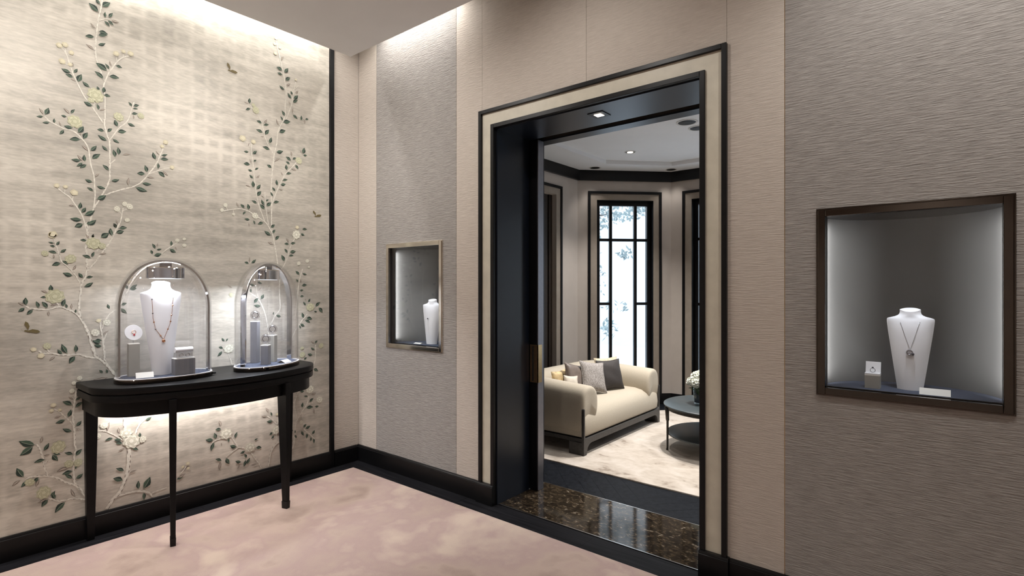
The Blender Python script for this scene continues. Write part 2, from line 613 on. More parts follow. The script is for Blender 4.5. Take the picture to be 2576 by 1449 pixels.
# wall with the mural
wall_l = struct(box('wall_left', 'dark_joint', None, -0.3, -0.014, YE - 0.2, 0.0, -0.1, ZT), 'wall behind the painted mural')
struct(box('wall_left', 'cream_fabric', None, -0.0135, 0, -0.2315, -0.001, pb, ZT - 0.01), 'cream fabric strip between the mural and the corner')
struct(box('trim_1', 'black_lacquer', None, -0.014, 0.016, -0.266, -0.232, 0.0, ZT - 0.01, bevel=0.003), 'slim black upright edging the mural')
struct(box('wall_back', 'cream_fabric', None, -0.3, XE + 0.2, YE - 0.2, YE, -0.1, ZT))
struct(box('wall_side', 'cream_fabric', None, XE, XE + 0.2, YE, 0.0, -0.1, ZT))

# ceiling: slab above, dropped panel with a lit slot along two walls
cl = struct(box('ceiling', 'cove_white', None, -0.3, XE + 0.2, YE - 0.2, WB, ZT, ZT + 0.12), 'dropped grey ceiling panel with a lit slot along the walls')
box('dropped_panel', 'ceiling_paint', cl, 0.234, XE, YE, -0.234, 3.149, 3.23)

# baseboards
BB = [(0, 0), (0.019, 0), (0.019, 0.112), (0.015, 0.114), (0.015, 0.118), (0.011, 0.126), (0, 0.127)]


def baseboard(name, a, b, wall):
    m = MB()
    if wall == 'L':     # x is the outward direction, runs along y
        m.prism(BB, a, b, lambda d, z, s: (d, s, z))
    else:
        m.prism(BB, a, b, lambda d, z, s: (s, -d, z))
    return struct(m.build(name, 'black_lacquer'))


baseboard('baseboard_left', YE, -0.268, 'L')
baseboard('baseboard_left', -0.230, -0.02, 'L')
baseboard('baseboard_right', 0.0, 1.333, 'R')
baseboard('baseboard_right', 2.947, XE, 'R')

# floor: sub-floor, black oak border planks
fl = struct(box('floor', 'dark_joint', None, -0.3, XE + 0.2, YE - 0.2, 0.03, -0.12, -0.012), 'black oak border of the showroom floor')
y = -0.1565
k = 0
while y > YE:
    y1 = max(YE, y - (1.05 + 0.25 * ((k * 7) % 3)))
    box('plank', 'oak_black_y', fl, 0.0, 0.156, y1 + 0.0008, y, -0.012, 0.0005 * (k % 2), bevel=0.001)
    y = y1
    k += 1
x = 0.0
while x < XE:
    x1 = min(XE, x + 0.95 + 0.3 * ((k * 5) % 3))
    box('plank', 'oak_black_x', fl, x, x1 - 0.0008, -0.156, 0.022, -0.012, 0.0005 * (k % 2), bevel=0.001)
    x = x1
    k += 1
tag(box('carpet', 'pink_carpet', None, 0.157, XE - 0.15, YE + 0.15, -0.157, -0.012, 0.010, bevel=0.004), 'dusty pink mottled carpet covering the showroom floor', 'carpet')

# ------------------------------------------------------------------ doorway
tr = struct(link('trim_2', None), 'black and ivory architrave around the doorway')
ax0, ax1, az = 1.346, 2.934, 2.559


def archi(name, mat, i, o_, y0, y1, zb, bevel=0):
    """three bars between inset i and o_ from the outer edge"""
    box(name, mat, tr, ax0 + i, ax0 + o_, y0, y1, zb, az - i, bevel)
    box(name, mat, tr, ax1 - o_, ax1 - i, y0, y1, zb, az - i, bevel)
    box(name, mat, tr, ax0 + o_, ax1 - o_, y0, y1, az - o_, az - i, bevel)


archi('outer_moulding', 'black_lacquer', 0.0, 0.024, -0.020, 0.014, 0.12, 0.002)
archi('ivory_panel', 'ivory_panel', 0.024, 0.103, -0.004, 0.014, 0.12)
archi('inner_moulding', 'black_lacquer', 0.103, 0.1295, -0.016, 0.014, 0.12, 0.002)
for a, b in ((1.335, 1.476), (2.8045, 2.945)):
    m = MB()
    m.prism([(0.014, 0), (-0.032, 0), (-0.032, 0.116), (-0.028, 0.118), (-0.028, 0.122), (-0.024, 0.130), (0.014, 0.130)], a, b, lambda d, z, s: (s, d, z))
    m.build('plinth', 'black_lacquer', tr)
jm = struct(link('trim_3', None), 'navy black panelled reveal of the doorway')
box('jamb_panel', 'navy_panel', jm, 1.4755, 1.484, 0.014, 0.350, 0.0, DZ)
box('jamb_panel', 'navy_panel', jm, 2.796, 2.8045, 0.014, WB, 0.0, DZ)
box('jamb_panel', 'navy_panel', jm, 1.4755, 1.484, 0.442, WB, 0.0, DZ)
box('soffit_panel', 'navy_panel', jm, 1.4755, 2.8045, 0.014, 0.352, DZ - 0.009, DZ - 0.0005)
box('soffit_panel', 'navy_panel', jm, 1.4755, 2.8045, 0.433, WB, DZ - 0.009, DZ - 0.0005)
box('track', 'black_lacquer', jm, 1.4755, 2.8045, 0.352, 0.433, 2.485, 2.499)

th = struct(box('floor_threshold', 'brown_marble', None, 1.4845, 2.7955, 0.0325, 0.527, -0.03, 0.0035), 'polished dark brown marble threshold in the doorway')
box('metal_strip', 'steel', th, 1.4845, 2.7955, 0.026, 0.0325, -0.012, 0.004)
box('metal_strip', 'steel', th, 1.4845, 2.7955, 0.527, 0.5335, -0.012, 0.004)

d = struct(box('door_1', 'black_lacquer', None, 1.06, 1.545, 0.362, 0.428, 0.0045, 2.47, bevel=0.002), 'black sliding door tucked into the left jamb')
box('door_edge', 'door_edge_metal', d, 1.5452, 1.552, 0.364, 0.4275, 0.0045, 2.42, bevel=0.001)
m = MB()
m.box(1.487, 1.549, 0.357, 0.3618, 0.748, 1.008).box(1.5522, 1.556, 0.357, 0.405, 0.748, 1.008).box(1.549, 1.556, 0.357, 0.3618, 0.748, 1.008)
hd = m.build('door_handle', 'brass', d)
box('pull_recess', 'bronze_leg', hd, 1.506, 1.520, 0.3562, 0.3569, 0.758, 0.998)

sl = thing('soffit_spotlight', 'small square recessed spotlight in the door soffit', 'spotlight', (2.145, 0.165, DZ - 0.009))
MB().box(-0.05, 0.05, -0.05, 0.05, -0.004, -0.0004).build('plate', 'black_lacquer', sl)
MB().box(-0.022, 0.022, -0.022, 0.022, -0.0060, -0.0042).build('lens', 'led_warm', sl)
light('spot_beam', 'SPOT', (0, 0, -0.02), 10, WARM, sl, size=0.02, spot=70, blend=0.8)

# ------------------------------------------------------------------ bay room behind the doorway
Q = math.sqrt(0.5)
BZ = 2.80
SEGS = {
    'left': ((0.306, 2.845), (0, -1), (-1, 0), 2.315, (0.449, 1.164), None),
    'diagonal': ((0.306, 2.845), (Q, Q), (-Q, Q), 1.152, (0.235, 0.931), ((0.193,), (0.501,))),
    'rear': ((1.1206, 3.6596), (1, 0), (0, 1), 2.0388, (0.254, 1.784), None),
    'diagonal_far': ((3.1594, 3.6596), (Q, -Q), (Q, Q), 1.152, (0.235, 0.931), None),
    'right': ((3.974, 2.845), (0, -1), (1, 0), 2.315, None, None),
}


def seg_tf(sg):
    (ox, oy), (ux, uy), (nx, ny) = sg[0], sg[1], sg[2]
    return lambda s, d, z: (ox + ux * s + nx * d, oy + uy * s + ny * d, z)


def sbox(mb, tf, s0, s1, d0, d1, z0, z1):
    vs = [tf(s, d, z) for z in (z0, z1) for d in (d0, d1) for s in (s0, s1)]
    mb.add(vs, [(0, 2, 3, 1), (4, 5, 7, 6), (0, 1, 5, 4), (2, 6, 7, 3), (0, 4, 6, 2), (1, 3, 7, 5)])
    return mb


crown = struct(link('trim_4', None), 'black crown band around the bay room')
base2 = struct(link('baseboard_bay', None))
trim_no = 5
win_no = 1
OT = 2.453
for sname, sg in SEGS.items():
    tf = seg_tf(sg)
    L_, op = sg[3], sg[4]
    w = MB()
    e0, e1 = -0.1, L_ + (0.1 if 'diag' in sname or sname == 'rear' else 0)
    if op:
        sbox(w, tf, e0, op[0], 0, 0.22, -0.1, 2.96)
        sbox(w, tf, op[1], e1, 0, 0.22, -0.1, 2.96)
        sbox(w, tf, op[0], op[1], 0, 0.22, OT, 2.96)
        sbox(w, tf, op[0], op[1], 0, 0.22, -0.1, 0.0)
    else:
        sbox(w, tf, e0, e1, 0, 0.22, -0.1, 2.96)
    struct(w.build('wall_bay_' + sname, 'bay_wall_paint'))
    sbox(MB(), tf, 0.0, L_, -0.035, -0.0005, 2.68, BZ - 0.0005).build('crown_band', 'black_lacquer', crown)
    if op:
        a0, a1, at = op[0] - 0.109, op[1] + 0.100, 2.555
        m = MB()
        sbox(m, tf, 0.004, a0, -0.018, -0.0005, 0, 0.127)
        sbox(m, tf, a1, L_ - 0.004, -0.018, -0.0005, 0, 0.127)
        m.build('baseboard', 'black_lacquer', base2)
        tt = struct(link('trim_%d' % trim_no, None), 'thin black frame and taupe band around the bay opening')
        trim_no += 1
        m = MB()
        sbox(m, tf, a0, a0 + 0.029, -0.016, -0.0005, 0, at)
        sbox(m, tf, a1 - 0.029, a1, -0.016, -0.0005, 0, at)
        sbox(m, tf, a0 + 0.029, a1 - 0.029, -0.016, -0.0005, at - 0.029, at)
        m.build('black_frame', 'black_lacquer', tt)
        m = MB()
        sbox(m, tf, a0 + 0.0295, op[0], -0.004, -0.0005, 0.0, at - 0.0295)
        sbox(m, tf, op[1], a1 - 0.0295, -0.004, -0.0005, 0.0, at - 0.0295)
        sbox(m, tf, op[0], op[1], -0.004, -0.0005, OT, at - 0.0295)
        m.build('taupe_band', 'taupe_band', tt)
    else:
        sbox(MB(), tf, 0.004, L_ - 0.004, -0.018, -0.0005, 0, 0.127).build('baseboard', 'black_lacquer', base2)
    if not op:
        continue
    if sname == 'left':
        dr = struct(sbox(MB(), tf, op[0] + 0.001, op[1] - 0.001, 0.07, 0.12, 0.001, OT - 0.001).build('door_2', 'brown_panel'), 'dark brown closed panel in the left bay opening')
        m = MB()
        sbox(m, tf, op[0] + 0.001, op[0] + 0.06, 0.055, 0.0695, 0.001, OT - 0.001)
        sbox(m, tf, op[1] - 0.06, op[1] - 0.001, 0.055, 0.0695, 0.001, OT - 0.001)
        m.build('stile', 'brown_panel', dr)
        continue
    # windows: frame, bars and panes each their own piece
    zb, f = 0.36, 0.052
    m = MB()
    o0, o1 = op[0] + 0.001, op[1] - 0.001
    sbox(m, tf, o0, o0 + f, 0.07, 0.13, zb, OT - 0.001)
    sbox(m, tf, o1 - f, o1, 0.07, 0.13, zb, OT - 0.001)
    sbox(m, tf, o0 + f, o1 - f, 0.07, 0.13, OT - 0.058, OT - 0.001)
    sbox(m, tf, o0 + f, o1 - f, 0.07, 0.13, zb, zb + f)
    sbox(m, tf, o0, o1, 0.07, 0.13, 0.001, zb)
    wn = struct(m.build('window_%d' % win_no, 'black_lacquer'), {'diagonal': 'tall black steel window behind the sofa', 'rear': 'wide black steel window behind the flowers'}.get(sname))
    win_no += 1
    m = MB()
    for a, b in ((o0, o0 + 0.004), (o1 - 0.004, o1)):
        sbox(m, tf, a, b, 0.0, 0.0695, 0.001, OT - 0.001)
    sbox(m, tf, o0 + 0.004, o1 - 0.004, 0.0, 0.0695, OT - 0.005, OT - 0.001)
    m.build('reveal_lining', 'black_lacquer', wn)
    g0, g1, gz0, gz1 = o0 + f, o1 - f, zb + f, OT - 0.058
    if sname == 'rear':
        cols = [g0, g0 + 0.141, g0 + 0.45, (g0 + g1) / 2, g1 - 0.45, g1 - 0.141, g1]
        low = (0, 5)
    else:
        cols = [g0, 0.428, 0.736, g1]
        low = (0, 2)
    for c in cols[1:-1]:
        sbox(MB(), tf, c - 0.017, c + 0.017, 0.08, 0.12, gz0, gz1).build('mullion', 'black_lacquer', wn)
    for i in range(len(cols) - 1):
        a = cols[i] + (0.017 if i else 0)
        b = cols[i + 1] - (0.017 if i < len(cols) - 2 else 0)
        zs = [gz0, 1.208, 1.983, gz1] if i in low else [gz0, 1.983, gz1]
        for z in zs[1:-1]:
            sbox(MB(), tf, a, b, 0.082, 0.118, z - 0.016, z + 0.016).build('glazing_bar', 'black_lacquer', wn)
        for q in range(len(zs) - 1):
            sbox(MB(), tf, a, b, 0.099, 0.103, zs[q] + (0.016 if q else 0), zs[q + 1] - (0.016 if q < len(zs) - 2 else 0)).build('pane', 'pane_glass', wn)

# bay ceiling: ring, low tray and a lid
OUT = [(0.306, 0.53), (3.974, 0.53), (3.974, 2.845), (3.1594, 3.6596), (1.1206, 3.6596), (0.306, 2.845)]
INN = [(0.74, 0.98), (3.54, 0.98), (3.54, 2.75), (3.005, 3.325), (1.275, 3.325), (0.74, 2.755)]
m = MB()
for i in range(6):
    j = (i + 1) % 6
    m.add([(*OUT[i], BZ), (*OUT[j], BZ), (*INN[j], BZ), (*INN[i], BZ)], [(0, 1, 2, 3)])
    m.add([(*INN[i], BZ), (*INN[j], BZ), (*INN[j], BZ + 0.042), (*INN[i], BZ + 0.042)], [(0, 1, 2, 3)])
m.add([(*p, BZ + 0.042) for p in INN], [tuple(range(6))])
m.box(0.05, 4.25, 0.53, 3.95, 2.96, 3.06)
struct(m.build('ceiling_bay', 'bay_ceiling_paint'), 'white tray ceiling of the bay room')

# bay floor: black oak, chevron planks in front of the carpet
fb = struct(MB().prism([(0.2, 0.5335), (4.08, 0.5335), (4.08, 2.95), (3.2, 3.76), (1.08, 3.76), (0.2, 2.95)], -0.12, -0.002).build('floor_bay', 'oak_black_d'), 'black oak floor of the bay room')
pw = 0.15
y0, y1 = 0.5340, 0.9545
for sgn in (-1, 1):
    for i in range(-4, 14):
        a = i * pw
        b = a + pw - 0.0015
        dx = 0.42
        # parallelogram from the strip's front edge to its rear edge, mirrored at the middle of the doorway
        pl = [(max(0, a), y0 + max(0, -a) * (y1 - y0) / dx), (max(0, b), y0 + max(0, -b) * (y1 - y0) / dx), (max(0.0, b + dx), y1), (max(0.0, a + dx), y1)]
        if pl[2][0] <= 0.0 or a + dx < 0:
            continue
        if a > 1.75:
            continue
        pl = [(2.14 + sgn * px_, py_) for px_, py_ in pl]
        if sgn < 0:
            pl.reverse()
        pl = [p for n_, p in enumerate(pl) if p != pl[n_ - 1]]
        if len(pl) < 3 or min(p[0] for p in pl) < 0.3 or max(p[0] for p in pl) > 3.98:
            continue
        MB().prism(pl, -0.002, 0.0005).build('plank', 'oak_black_d', fb)
MBc = MB().prism([(0.68, 0.955), (3.60, 0.955), (3.60, 2.69), (2.95, 3.34), (1.33, 3.34), (0.68, 2.69)], -0.002, 0.010)
tag(MBc.build('carpet', 'bay_carpet', bevel=0.003), 'pale beige streaked carpet under the sofa in the bay room', 'carpet')


# ------------------------------------------------------------------ downlights
def downlight(label, loc, r, lit, energy=0, spot=70, color=WARM, group=None, blend=0.7, white=True, tilt=(0, 0, 0)):
    t = thing('recessed_downlight', label, 'downlight', loc, 0, group)
    n = 28
    m = MB()
    m.rings([[(rr * math.cos(2 * PI * i / n), rr * math.sin(2 * PI * i / n), z) for i in range(n)] for rr, z in ((r, -0.0006), (r * 1.22, -0.0006), (r * 1.22, -0.004), (r, -0.004))], closed=True)
    m.build('trim_ring', 'lamp_trim_white' if white else 'black_lacquer', t)
    MB().lathe([(r * 0.99, -0.0030), (r * 0.99, -0.0012)], n).build('reflector', 'lamp_can', t)
    MB().lathe([(r * 0.62, -0.0048), (r * 0.62, -0.0032)], n).build('lens', 'led_warm' if lit else 'lamp_can', t)
    if energy:
        light('downlight_beam', 'SPOT', (0, 0, -0.03), energy, color, t, rot=tilt, size=r * 0.6, spot=spot, blend=blend)
    return t


downlight('black recessed downlight in the ceiling ring above the sofa', (0.54, 2.85, BZ), 0.055, False, 6, 80)
downlight('black recessed downlight in the ceiling ring right of the tall window', (1.19, 3.50, BZ), 0.055, False, 5, 90)
downlight('glowing recessed downlight in the tray ceiling', (1.115, 2.60, BZ + 0.042), 0.05, True, 95, 95)
downlight('larger black recessed downlight in the tray ceiling above the coffee table', (1.972, 1.973, BZ + 0.042), 0.075, False, 250, 75, blend=0.5)
downlight('second black recessed downlight in the tray ceiling, beside the larger one', (1.985, 2.20, BZ + 0.042), 0.07, False, 95, 100)
for q, (x, y, e) in enumerate(((1.9, 1.15, 30), (2.9, 1.4, 90), (3.0, 2.4, 90))):
    downlight('recessed downlight of the bay room hidden by the door head', (x, y, BZ + 0.042), 0.055, True, e * 0.8, 90, group='bay downlights out of sight')
for x, y, e, tx, ty in ((1.15, -0.95, 66, 0, 32), (1.15, -2.0, 66, 0, 32), (1.15, -3.1, 60, 0, 32), (0.95, -1.15, 48, 34, 0), (2.2, -0.95, 28, 40, 0), (3.75, -0.75, 48, 32, 0), (4.8, -0.75, 50, 32, 0),
                        (2.2, -2.1, 22, 0, 0), (3.3, -3.8, 120, 0, 0), (4.9, -3.4, 90, 0, 0), (1.6, -4.5, 90, 0, 0), (3.6, -4.9, 110, 0, 0)):  # unseen lamps, added to brighten the mural, walls and ceiling bounce
    downlight('unseen ceiling downlight added to brighten the showroom, above the picture', (x, y, 3.149), 0.055, True, e, 120, group='added showroom downlights out of sight', blend=1.0, tilt=(math.radians(tx), math.radians(ty), 0))

# ------------------------------------------------------------------ garden outside the windows
struct(box('ground_garden', 'garden_white', None, -9, 9, 3.95, 14, -0.4, -0.3))
struct(MB().prism([(-9.0, 4.5), (-8.8, 4.5), (-8.8, 11.8), (9, 11.8), (9, 12.0), (-9.0, 12.0)], -0.3, 3.7).build('wall_garden', 'garden_white'), 'white garden wall outside the windows')


def leaf_cloud(m, clusters, rnd):
    for (cx_, cy_, cz_, rx, rz_, n, sz) in clusters:
        for _ in range(n):
            while True:
                a, b, c = rnd.uniform(-1, 1), rnd.uniform(-1, 1), rnd.uniform(-1, 1)
                if a * a + b * b + c * c < 1:
                    break
            p = Vector((cx_ + a * rx, cy_ + b * rx, cz_ + c * rz_))
            d1 = Vector((rnd.uniform(-1, 1), rnd.uniform(-1, 1), rnd.uniform(-1, 1))).normalized()
            d2 = d1.cross(Vector((rnd.uniform(-1, 1), rnd.uniform(-1, 1), rnd.uniform(-1, 1)))).normalized()
            s = sz * rnd.uniform(0.7, 1.3)
            m.add([p - d1 * s, p + d2 * s * 0.42, p + d1 * s, p - d2 * s * 0.42], [(0, 1, 2, 3)])
    return m


rnd = random.Random(3)
gt = thing('garden_tree', 'pale green tree seen blurred through the tall window', 'tree', (-2.4, 4.9, -0.3))
MB().tube([(0, 0, 0), (0.05, 0.05, 1.2), (0.0, 0.1, 2.4), (0.3, 0.2, 3.6)], [0.09, 0.08, 0.07, 0.04]).build('trunk', 'garden_bark', gt, smooth='all')
MB().tube([(0.02, 0.08, 2.0), (0.5, 0.2, 2.5), (1.0, 0.5, 2.9), (1.5, 0.9, 3.0)], [0.05, 0.04, 0.03, 0.015]).build('branch', 'garden_bark', gt, smooth='all')
MB().tube([(0.03, 0.03, 0.6), (0.5, 0.1, 0.9), (0.9, 0.25, 1.0)], [0.03, 0.02, 0.01]).build('branch', 'garden_bark', gt, smooth='all')
m = MB()
T0 = Vector((-2.4, 4.9, -0.3))
cl_ = []
for (x, y, z, rx, rz_, n, s) in ((-0.79, 5.36, 2.62, 0.32, 0.22, 150, 0.045), (-0.55, 5.55, 2.75, 0.45, 0.25, 170, 0.045), (-0.1, 5.7, 2.75, 0.4, 0.22, 120, 0.045),
                                 (-0.95, 5.2, 2.35, 0.22, 0.18, 60, 0.045), (-0.42, 5.50, 1.98, 0.16, 0.10, 36, 0.045), (-0.45, 4.96, 0.75, 0.16, 0.20, 60, 0.045),
                                 (-0.86, 5.34, 1.6, 0.14, 0.5, 30, 0.04), (-0.58, 5.45, 1.1, 0.25, 0.12, 22, 0.04), (-2.2, 5.0, 3.4, 0.9, 0.6, 260, 0.06)):
    cl_.append((x - T0.x, y - T0.y, z - T0.z, rx, rz_, n, s))
o = leaf_cloud(m, cl_, rnd).build('foliage', 'garden_leaf', gt)
o['kind'] = 'stuff'

# ------------------------------------------------------------------ sofa
sf = thing('sofa', 'cream upholstered tub sofa with a charcoal wooden frame', 'sofa', (0.97, 1.945, 0.010))
SL, SD = 0.745, 0.43          # half length along y, half depth along x (front is +x)
RB = 0.30


def tub_outline(inset, n=9, rb=RB, SD_=None):
    """front-left corner round the back to the front-right corner"""
    fx = SD if SD_ is None else SD_
    a, b, r = SD - inset, SL - inset, max(0.02, rb - inset)
    pts = [(fx, -b)]
    for k in range(5):
        pts.append((fx - (k + 1) * (fx - (-a + r)) / 5.0, -b))
    for k in range(1, n + 1):
        t = k / n * PI / 2
        pts.append((-a + r - r * math.sin(t), -b + r - r * math.cos(t)))
    for k in range(1, 6):
        pts.append((-a, (-b + r) + k / 6.0 * (2 * (b - r))))
    for k in range(n + 1):
        t = k / n * PI / 2
        pts.append((-a + r - r * math.cos(t), b - r + r * math.sin(t)))
    for k in range(5):
        pts.append((-a + r + (k + 1) * (fx - (-a + r)) / 5.0, b))
    return pts


# arm-and-back roll: a fat section swept round the outline
path_o = tub_outline(0.0, SD_=SD - 0.05)
path_c = tub_outline(0.125, SD_=SD - 0.05)
path_c = path_c[:len(path_o)]
rings = []
npth = len(path_c)
for k in range(npth):
    c = Vector((*path_c[k], 0))
    ov = Vector((*path_o[k], 0))
    if k == 0 or k == npth - 1:
        out = Vector((0, -1 if k == 0 else 1, 0))
    else:
        out = (ov - c).normalized()
    edge = min(k, npth - 1 - k)
    fr = edge / (npth / 2.0)
    top = 0.565 + 0.035 * min(1.0, edge / 7.0)
    hw = 0.125
    ring = []
    prof = [(1.0, 0.135), (1.0, 0.30), (1.0, 0.42), (0.99, 0.48), (0.90, 0.535), (0.68, 0.578), (0.35, 0.597), (0.0, 0.600),
            (-0.40, 0.592), (-0.74, 0.565), (-0.95, 0.515), (-1.03, 0.45), (-1.02, 0.38), (-0.95, 0.33), (-0.85, 0.30), (-0.8, 0.135)]
    for u, z in prof:
        zz = z if z < 0.31 else 0.30 + (z - 0.30) * (top - 0.30) / 0.30
        ring.append(c + out * (u * hw) + Vector((0, 0, zz)))
    rings.append(ring)


def nose(ring, k):
    cc = sum(ring, Vector()) / len(ring)
    out = []
    steps = ((0.022, 0.985), (0.038, 0.94), (0.047, 0.85), (0.050, 0.68))
    for dx, s in steps:
        r2 = []
        for p in ring:
            q = cc + (p - cc) * s
            if p.z > 0.29:
                q.x += dx
            r2.append(q)
        out.append(r2)
    return out


n0 = nose(rings[0], 0)
n1 = nose(rings[-1], 1)
arm = MB().rings([[tuple(p) for p in r] for r in (list(reversed(n0)) + rings + n1)])
ao = arm.build('arm_and_back', 'sofa_fabric', sf, smooth='all')
ss = ao.modifiers.new('soft', 'SUBSURF')
ss.levels = ss.render_levels = 1
# seat: full-width cushion with a fat rounded front
prof = [(-0.30, 0.14), (0.405, 0.14), (0.425, 0.16), (0.432, 0.22), (0.425, 0.285), (0.40, 0.33), (0.355, 0.360), (0.28, 0.376), (0.10, 0.380), (-0.30, 0.375)]
rr = []
for y_, sc in ((-0.722, 0.93), (-0.715, 0.985), (-0.69, 1.0), (-0.3, 1.0), (0.3, 1.0), (0.69, 1.0), (0.715, 0.985), (0.722, 0.93)):
    rr.append([(0.06 + (a - 0.06) * sc, y_, 0.25 + (b - 0.25) * sc) for a, b in prof])
so = MB().rings(rr).build('seat', 'sofa_fabric', sf, smooth='all')
bv = so.modifiers.new('soft', 'BEVEL')
bv.width = 0.012
bv.segments = 3
# wooden frame: front plate with posts, rail and curved brackets
fo = [(-0.745, 0.0), (-0.700, 0.0), (-0.695, 0.03), (-0.680, 0.062), (-0.655, 0.082), (-0.62, 0.090), (0.62, 0.090), (0.655, 0.082), (0.680, 0.062), (0.695, 0.03), (0.700, 0.0), (0.745, 0.0),
      (0.745, 0.375), (0.741, 0.386), (0.732, 0.386), (0.728, 0.375), (0.728, 0.16), (0.715, 0.145), (0.70, 0.138), (-0.70, 0.138), (-0.715, 0.145), (-0.728, 0.16), (-0.728, 0.375), (-0.732, 0.386), (-0.741, 0.386), (-0.745, 0.375)]
MB().prism(fo, 0.412, 0.436, lambda a, b, c: (c, a, b)).build('front_frame', 'charcoal_wood', sf, bevel=0.003)
MB().prism([(x_, y_) for x_, y_ in reversed(tub_outline(0.012))], 0.105, 0.1345).build('base_rail', 'charcoal_wood', sf)
for sy in (-1, 1):
    m = MB()
    y0, y1 = sorted((sy * 0.742, sy * 0.700))
    m.box(0.285, 0.4115, y0, y1, 0.0, 0.105)
    m.build('leg', 'charcoal_wood', sf, bevel=0.003)
    y0, y1 = sorted((sy * 0.50, sy * 0.46))
    m = MB()
    m.prism([(-0.34, 0), (-0.28, 0), (-0.24, 0.105), (-0.37, 0.105)], y0, y1, lambda a, b, c: (a, c, b)).build('leg', 'charcoal_wood', sf, bevel=0.003)


def pillow(name, label, mat, loc, size, thick, yaw, lean, roll=0.0, piping=None):
    t = thing(name, label, 'cushion', loc)
    n = 14
    m = MB()
    top, bot = [], []
    for j in range(n + 1):
        for i in range(n + 1):
            u, v = -1 + 2 * i / n, -1 + 2 * j / n
            k = 1 - 0.10 * (1 - u * u) * (abs(v) ** 3)
            k2 = 1 - 0.10 * (1 - v * v) * (abs(u) ** 3)
            x_, y_ = u * size / 2 * k2, v * size / 2 * k
            hgt = thick / 2 * (max(0, (1 - abs(u) ** 2.6)) * max(0, (1 - abs(v) ** 2.6))) ** 0.62
            hgt *= 1 + 0.10 * math.sin(5 * u + 2 * v) * math.sin(4 * v - u)
            top.append((x_, y_, hgt + 0.004))
            bot.append((x_, y_, -hgt - 0.004))
    N1 = n + 1
    fs = [(j * N1 + i, j * N1 + i + 1, (j + 1) * N1 + i + 1, (j + 1) * N1 + i) for j in range(n) for i in range(n)]
    m.add(top, fs)
    m.add(bot, [tuple(reversed(q)) for q in fs])
    edge = [i for i in range(N1)] + [j * N1 + n for j in range(1, N1)] + [n * N1 + i for i in range(n - 1, -1, -1)] + [j * N1 for j in range(n - 1, 0, -1)]
    nb = N1 * N1
    m.f += [(edge[q], edge[(q + 1) % len(edge)], nb + edge[(q + 1) % len(edge)], nb + edge[q]) for q in range(len(edge))]
    m.mi += [0] * len(edge)
    # local: pillow plane stands up, facing +x, bottom edge on the seat
    rot = Matrix.Rotation(yaw, 4, 'Z') @ Matrix.Rotation(-lean, 4, 'Y') @ Matrix.Rotation(PI / 2, 4, 'Z') @ Matrix.Rotation(PI / 2, 4, 'X') @ Matrix.Rotation(roll, 4, 'Z')
    pts = [rot @ Vector(p) for p in m.v]
    zmin = min(p.z for p in pts)
    m.v = [(p.x, p.y, p.z - zmin) for p in pts]
    m.build('cover', mat, t, smooth='all')
    seam = []
    for q in edge:
        p = (Vector(m.v[q]) + Vector(m.v[nb + q])) / 2
        seam.append(tuple(p))
    MB().tube(seam, 0.0045, 6, closed=True).build('piping', piping or mat, t, smooth='all')
    return t


SZ = 0.3905
pillow('cushion', 'beige knitted cushion at the right end of the sofa', 'cushion_knit', (1.01, 2.305, SZ), 0.300, 0.08, -0.35, 0.26)
pillow('cushion', 'dark charcoal brown cushion in the middle of the sofa', 'cushion_dark', (1.115, 2.165, SZ), 0.300, 0.10, -0.35, 0.28)
pillow('cushion', 'grey textured cushion left of the charcoal cushion', 'cushion_grey', (1.10, 1.865, SZ), 0.295, 0.08, -0.28, 0.36, -0.16)
pillow('cushion', 'shiny taupe brown cushion leaning near the left arm', 'cushion_taupe', (1.00, 1.715, SZ), 0.270, 0.09, -0.20, 0.32, -0.24)
pillow('cushion', 'small ivory cushion half hidden behind the left arm', 'cushion_ivory', (1.045, 1.565, SZ), 0.190, 0.055, -0.1, 0.20, -0.15)
pillow('cushion', 'gold patterned cushion peeking over the left arm', 'cushion_gold', (0.905, 1.585, SZ), 0.235, 0.06, 0.0, 0.12)

# ------------------------------------------------------------------ coffee table with flowers
ct = thing('coffee_table', 'round dark coffee table with a lower shelf on four slim legs', 'table', (2.19, 2.06, 0.010))
MB().lathe([(0.40, 0.372), (0.424, 0.374), (0.430, 0.380), (0.430, 0.386), (0.424, 0.390)], 64).build('table_top', 'table_glass_top', ct, smooth=True)
MB().lathe([(0.400, 0.345), (0.412, 0.346), (0.412, 0.3715), (0.400, 0.3718)], 64).build('apron', 'bronze_leg', ct, smooth=True)
MB().lathe([(0.385, 0.128), (0.400, 0.130), (0.400, 0.142), (0.393, 0.145)], 64).build('shelf', 'table_glass_top', ct, smooth=True)
a0 = math.atan2(-0.255, -0.323)
for k in range(4):
    a = a0 + k * PI / 2 - 0.02
    c_, s_ = math.cos(a), math.sin(a)
    m = MB()
    m.tube([(c_ * 0.412, s_ * 0.412, 0.0), (c_ * 0.410, s_ * 0.410, 0.02), (c_ * 0.409, s_ * 0.409, 0.25), (c_ * 0.409, s_ * 0.409, 0.255), (c_ * 0.411, s_ * 0.411, 0.30), (c_ * 0.414, s_ * 0.414, 0.372)],
           [0.010, 0.0085, 0.010, 0.014, 0.015, 0.019], 10)
    m.build('leg', 'bronze_leg', ct, smooth='all')

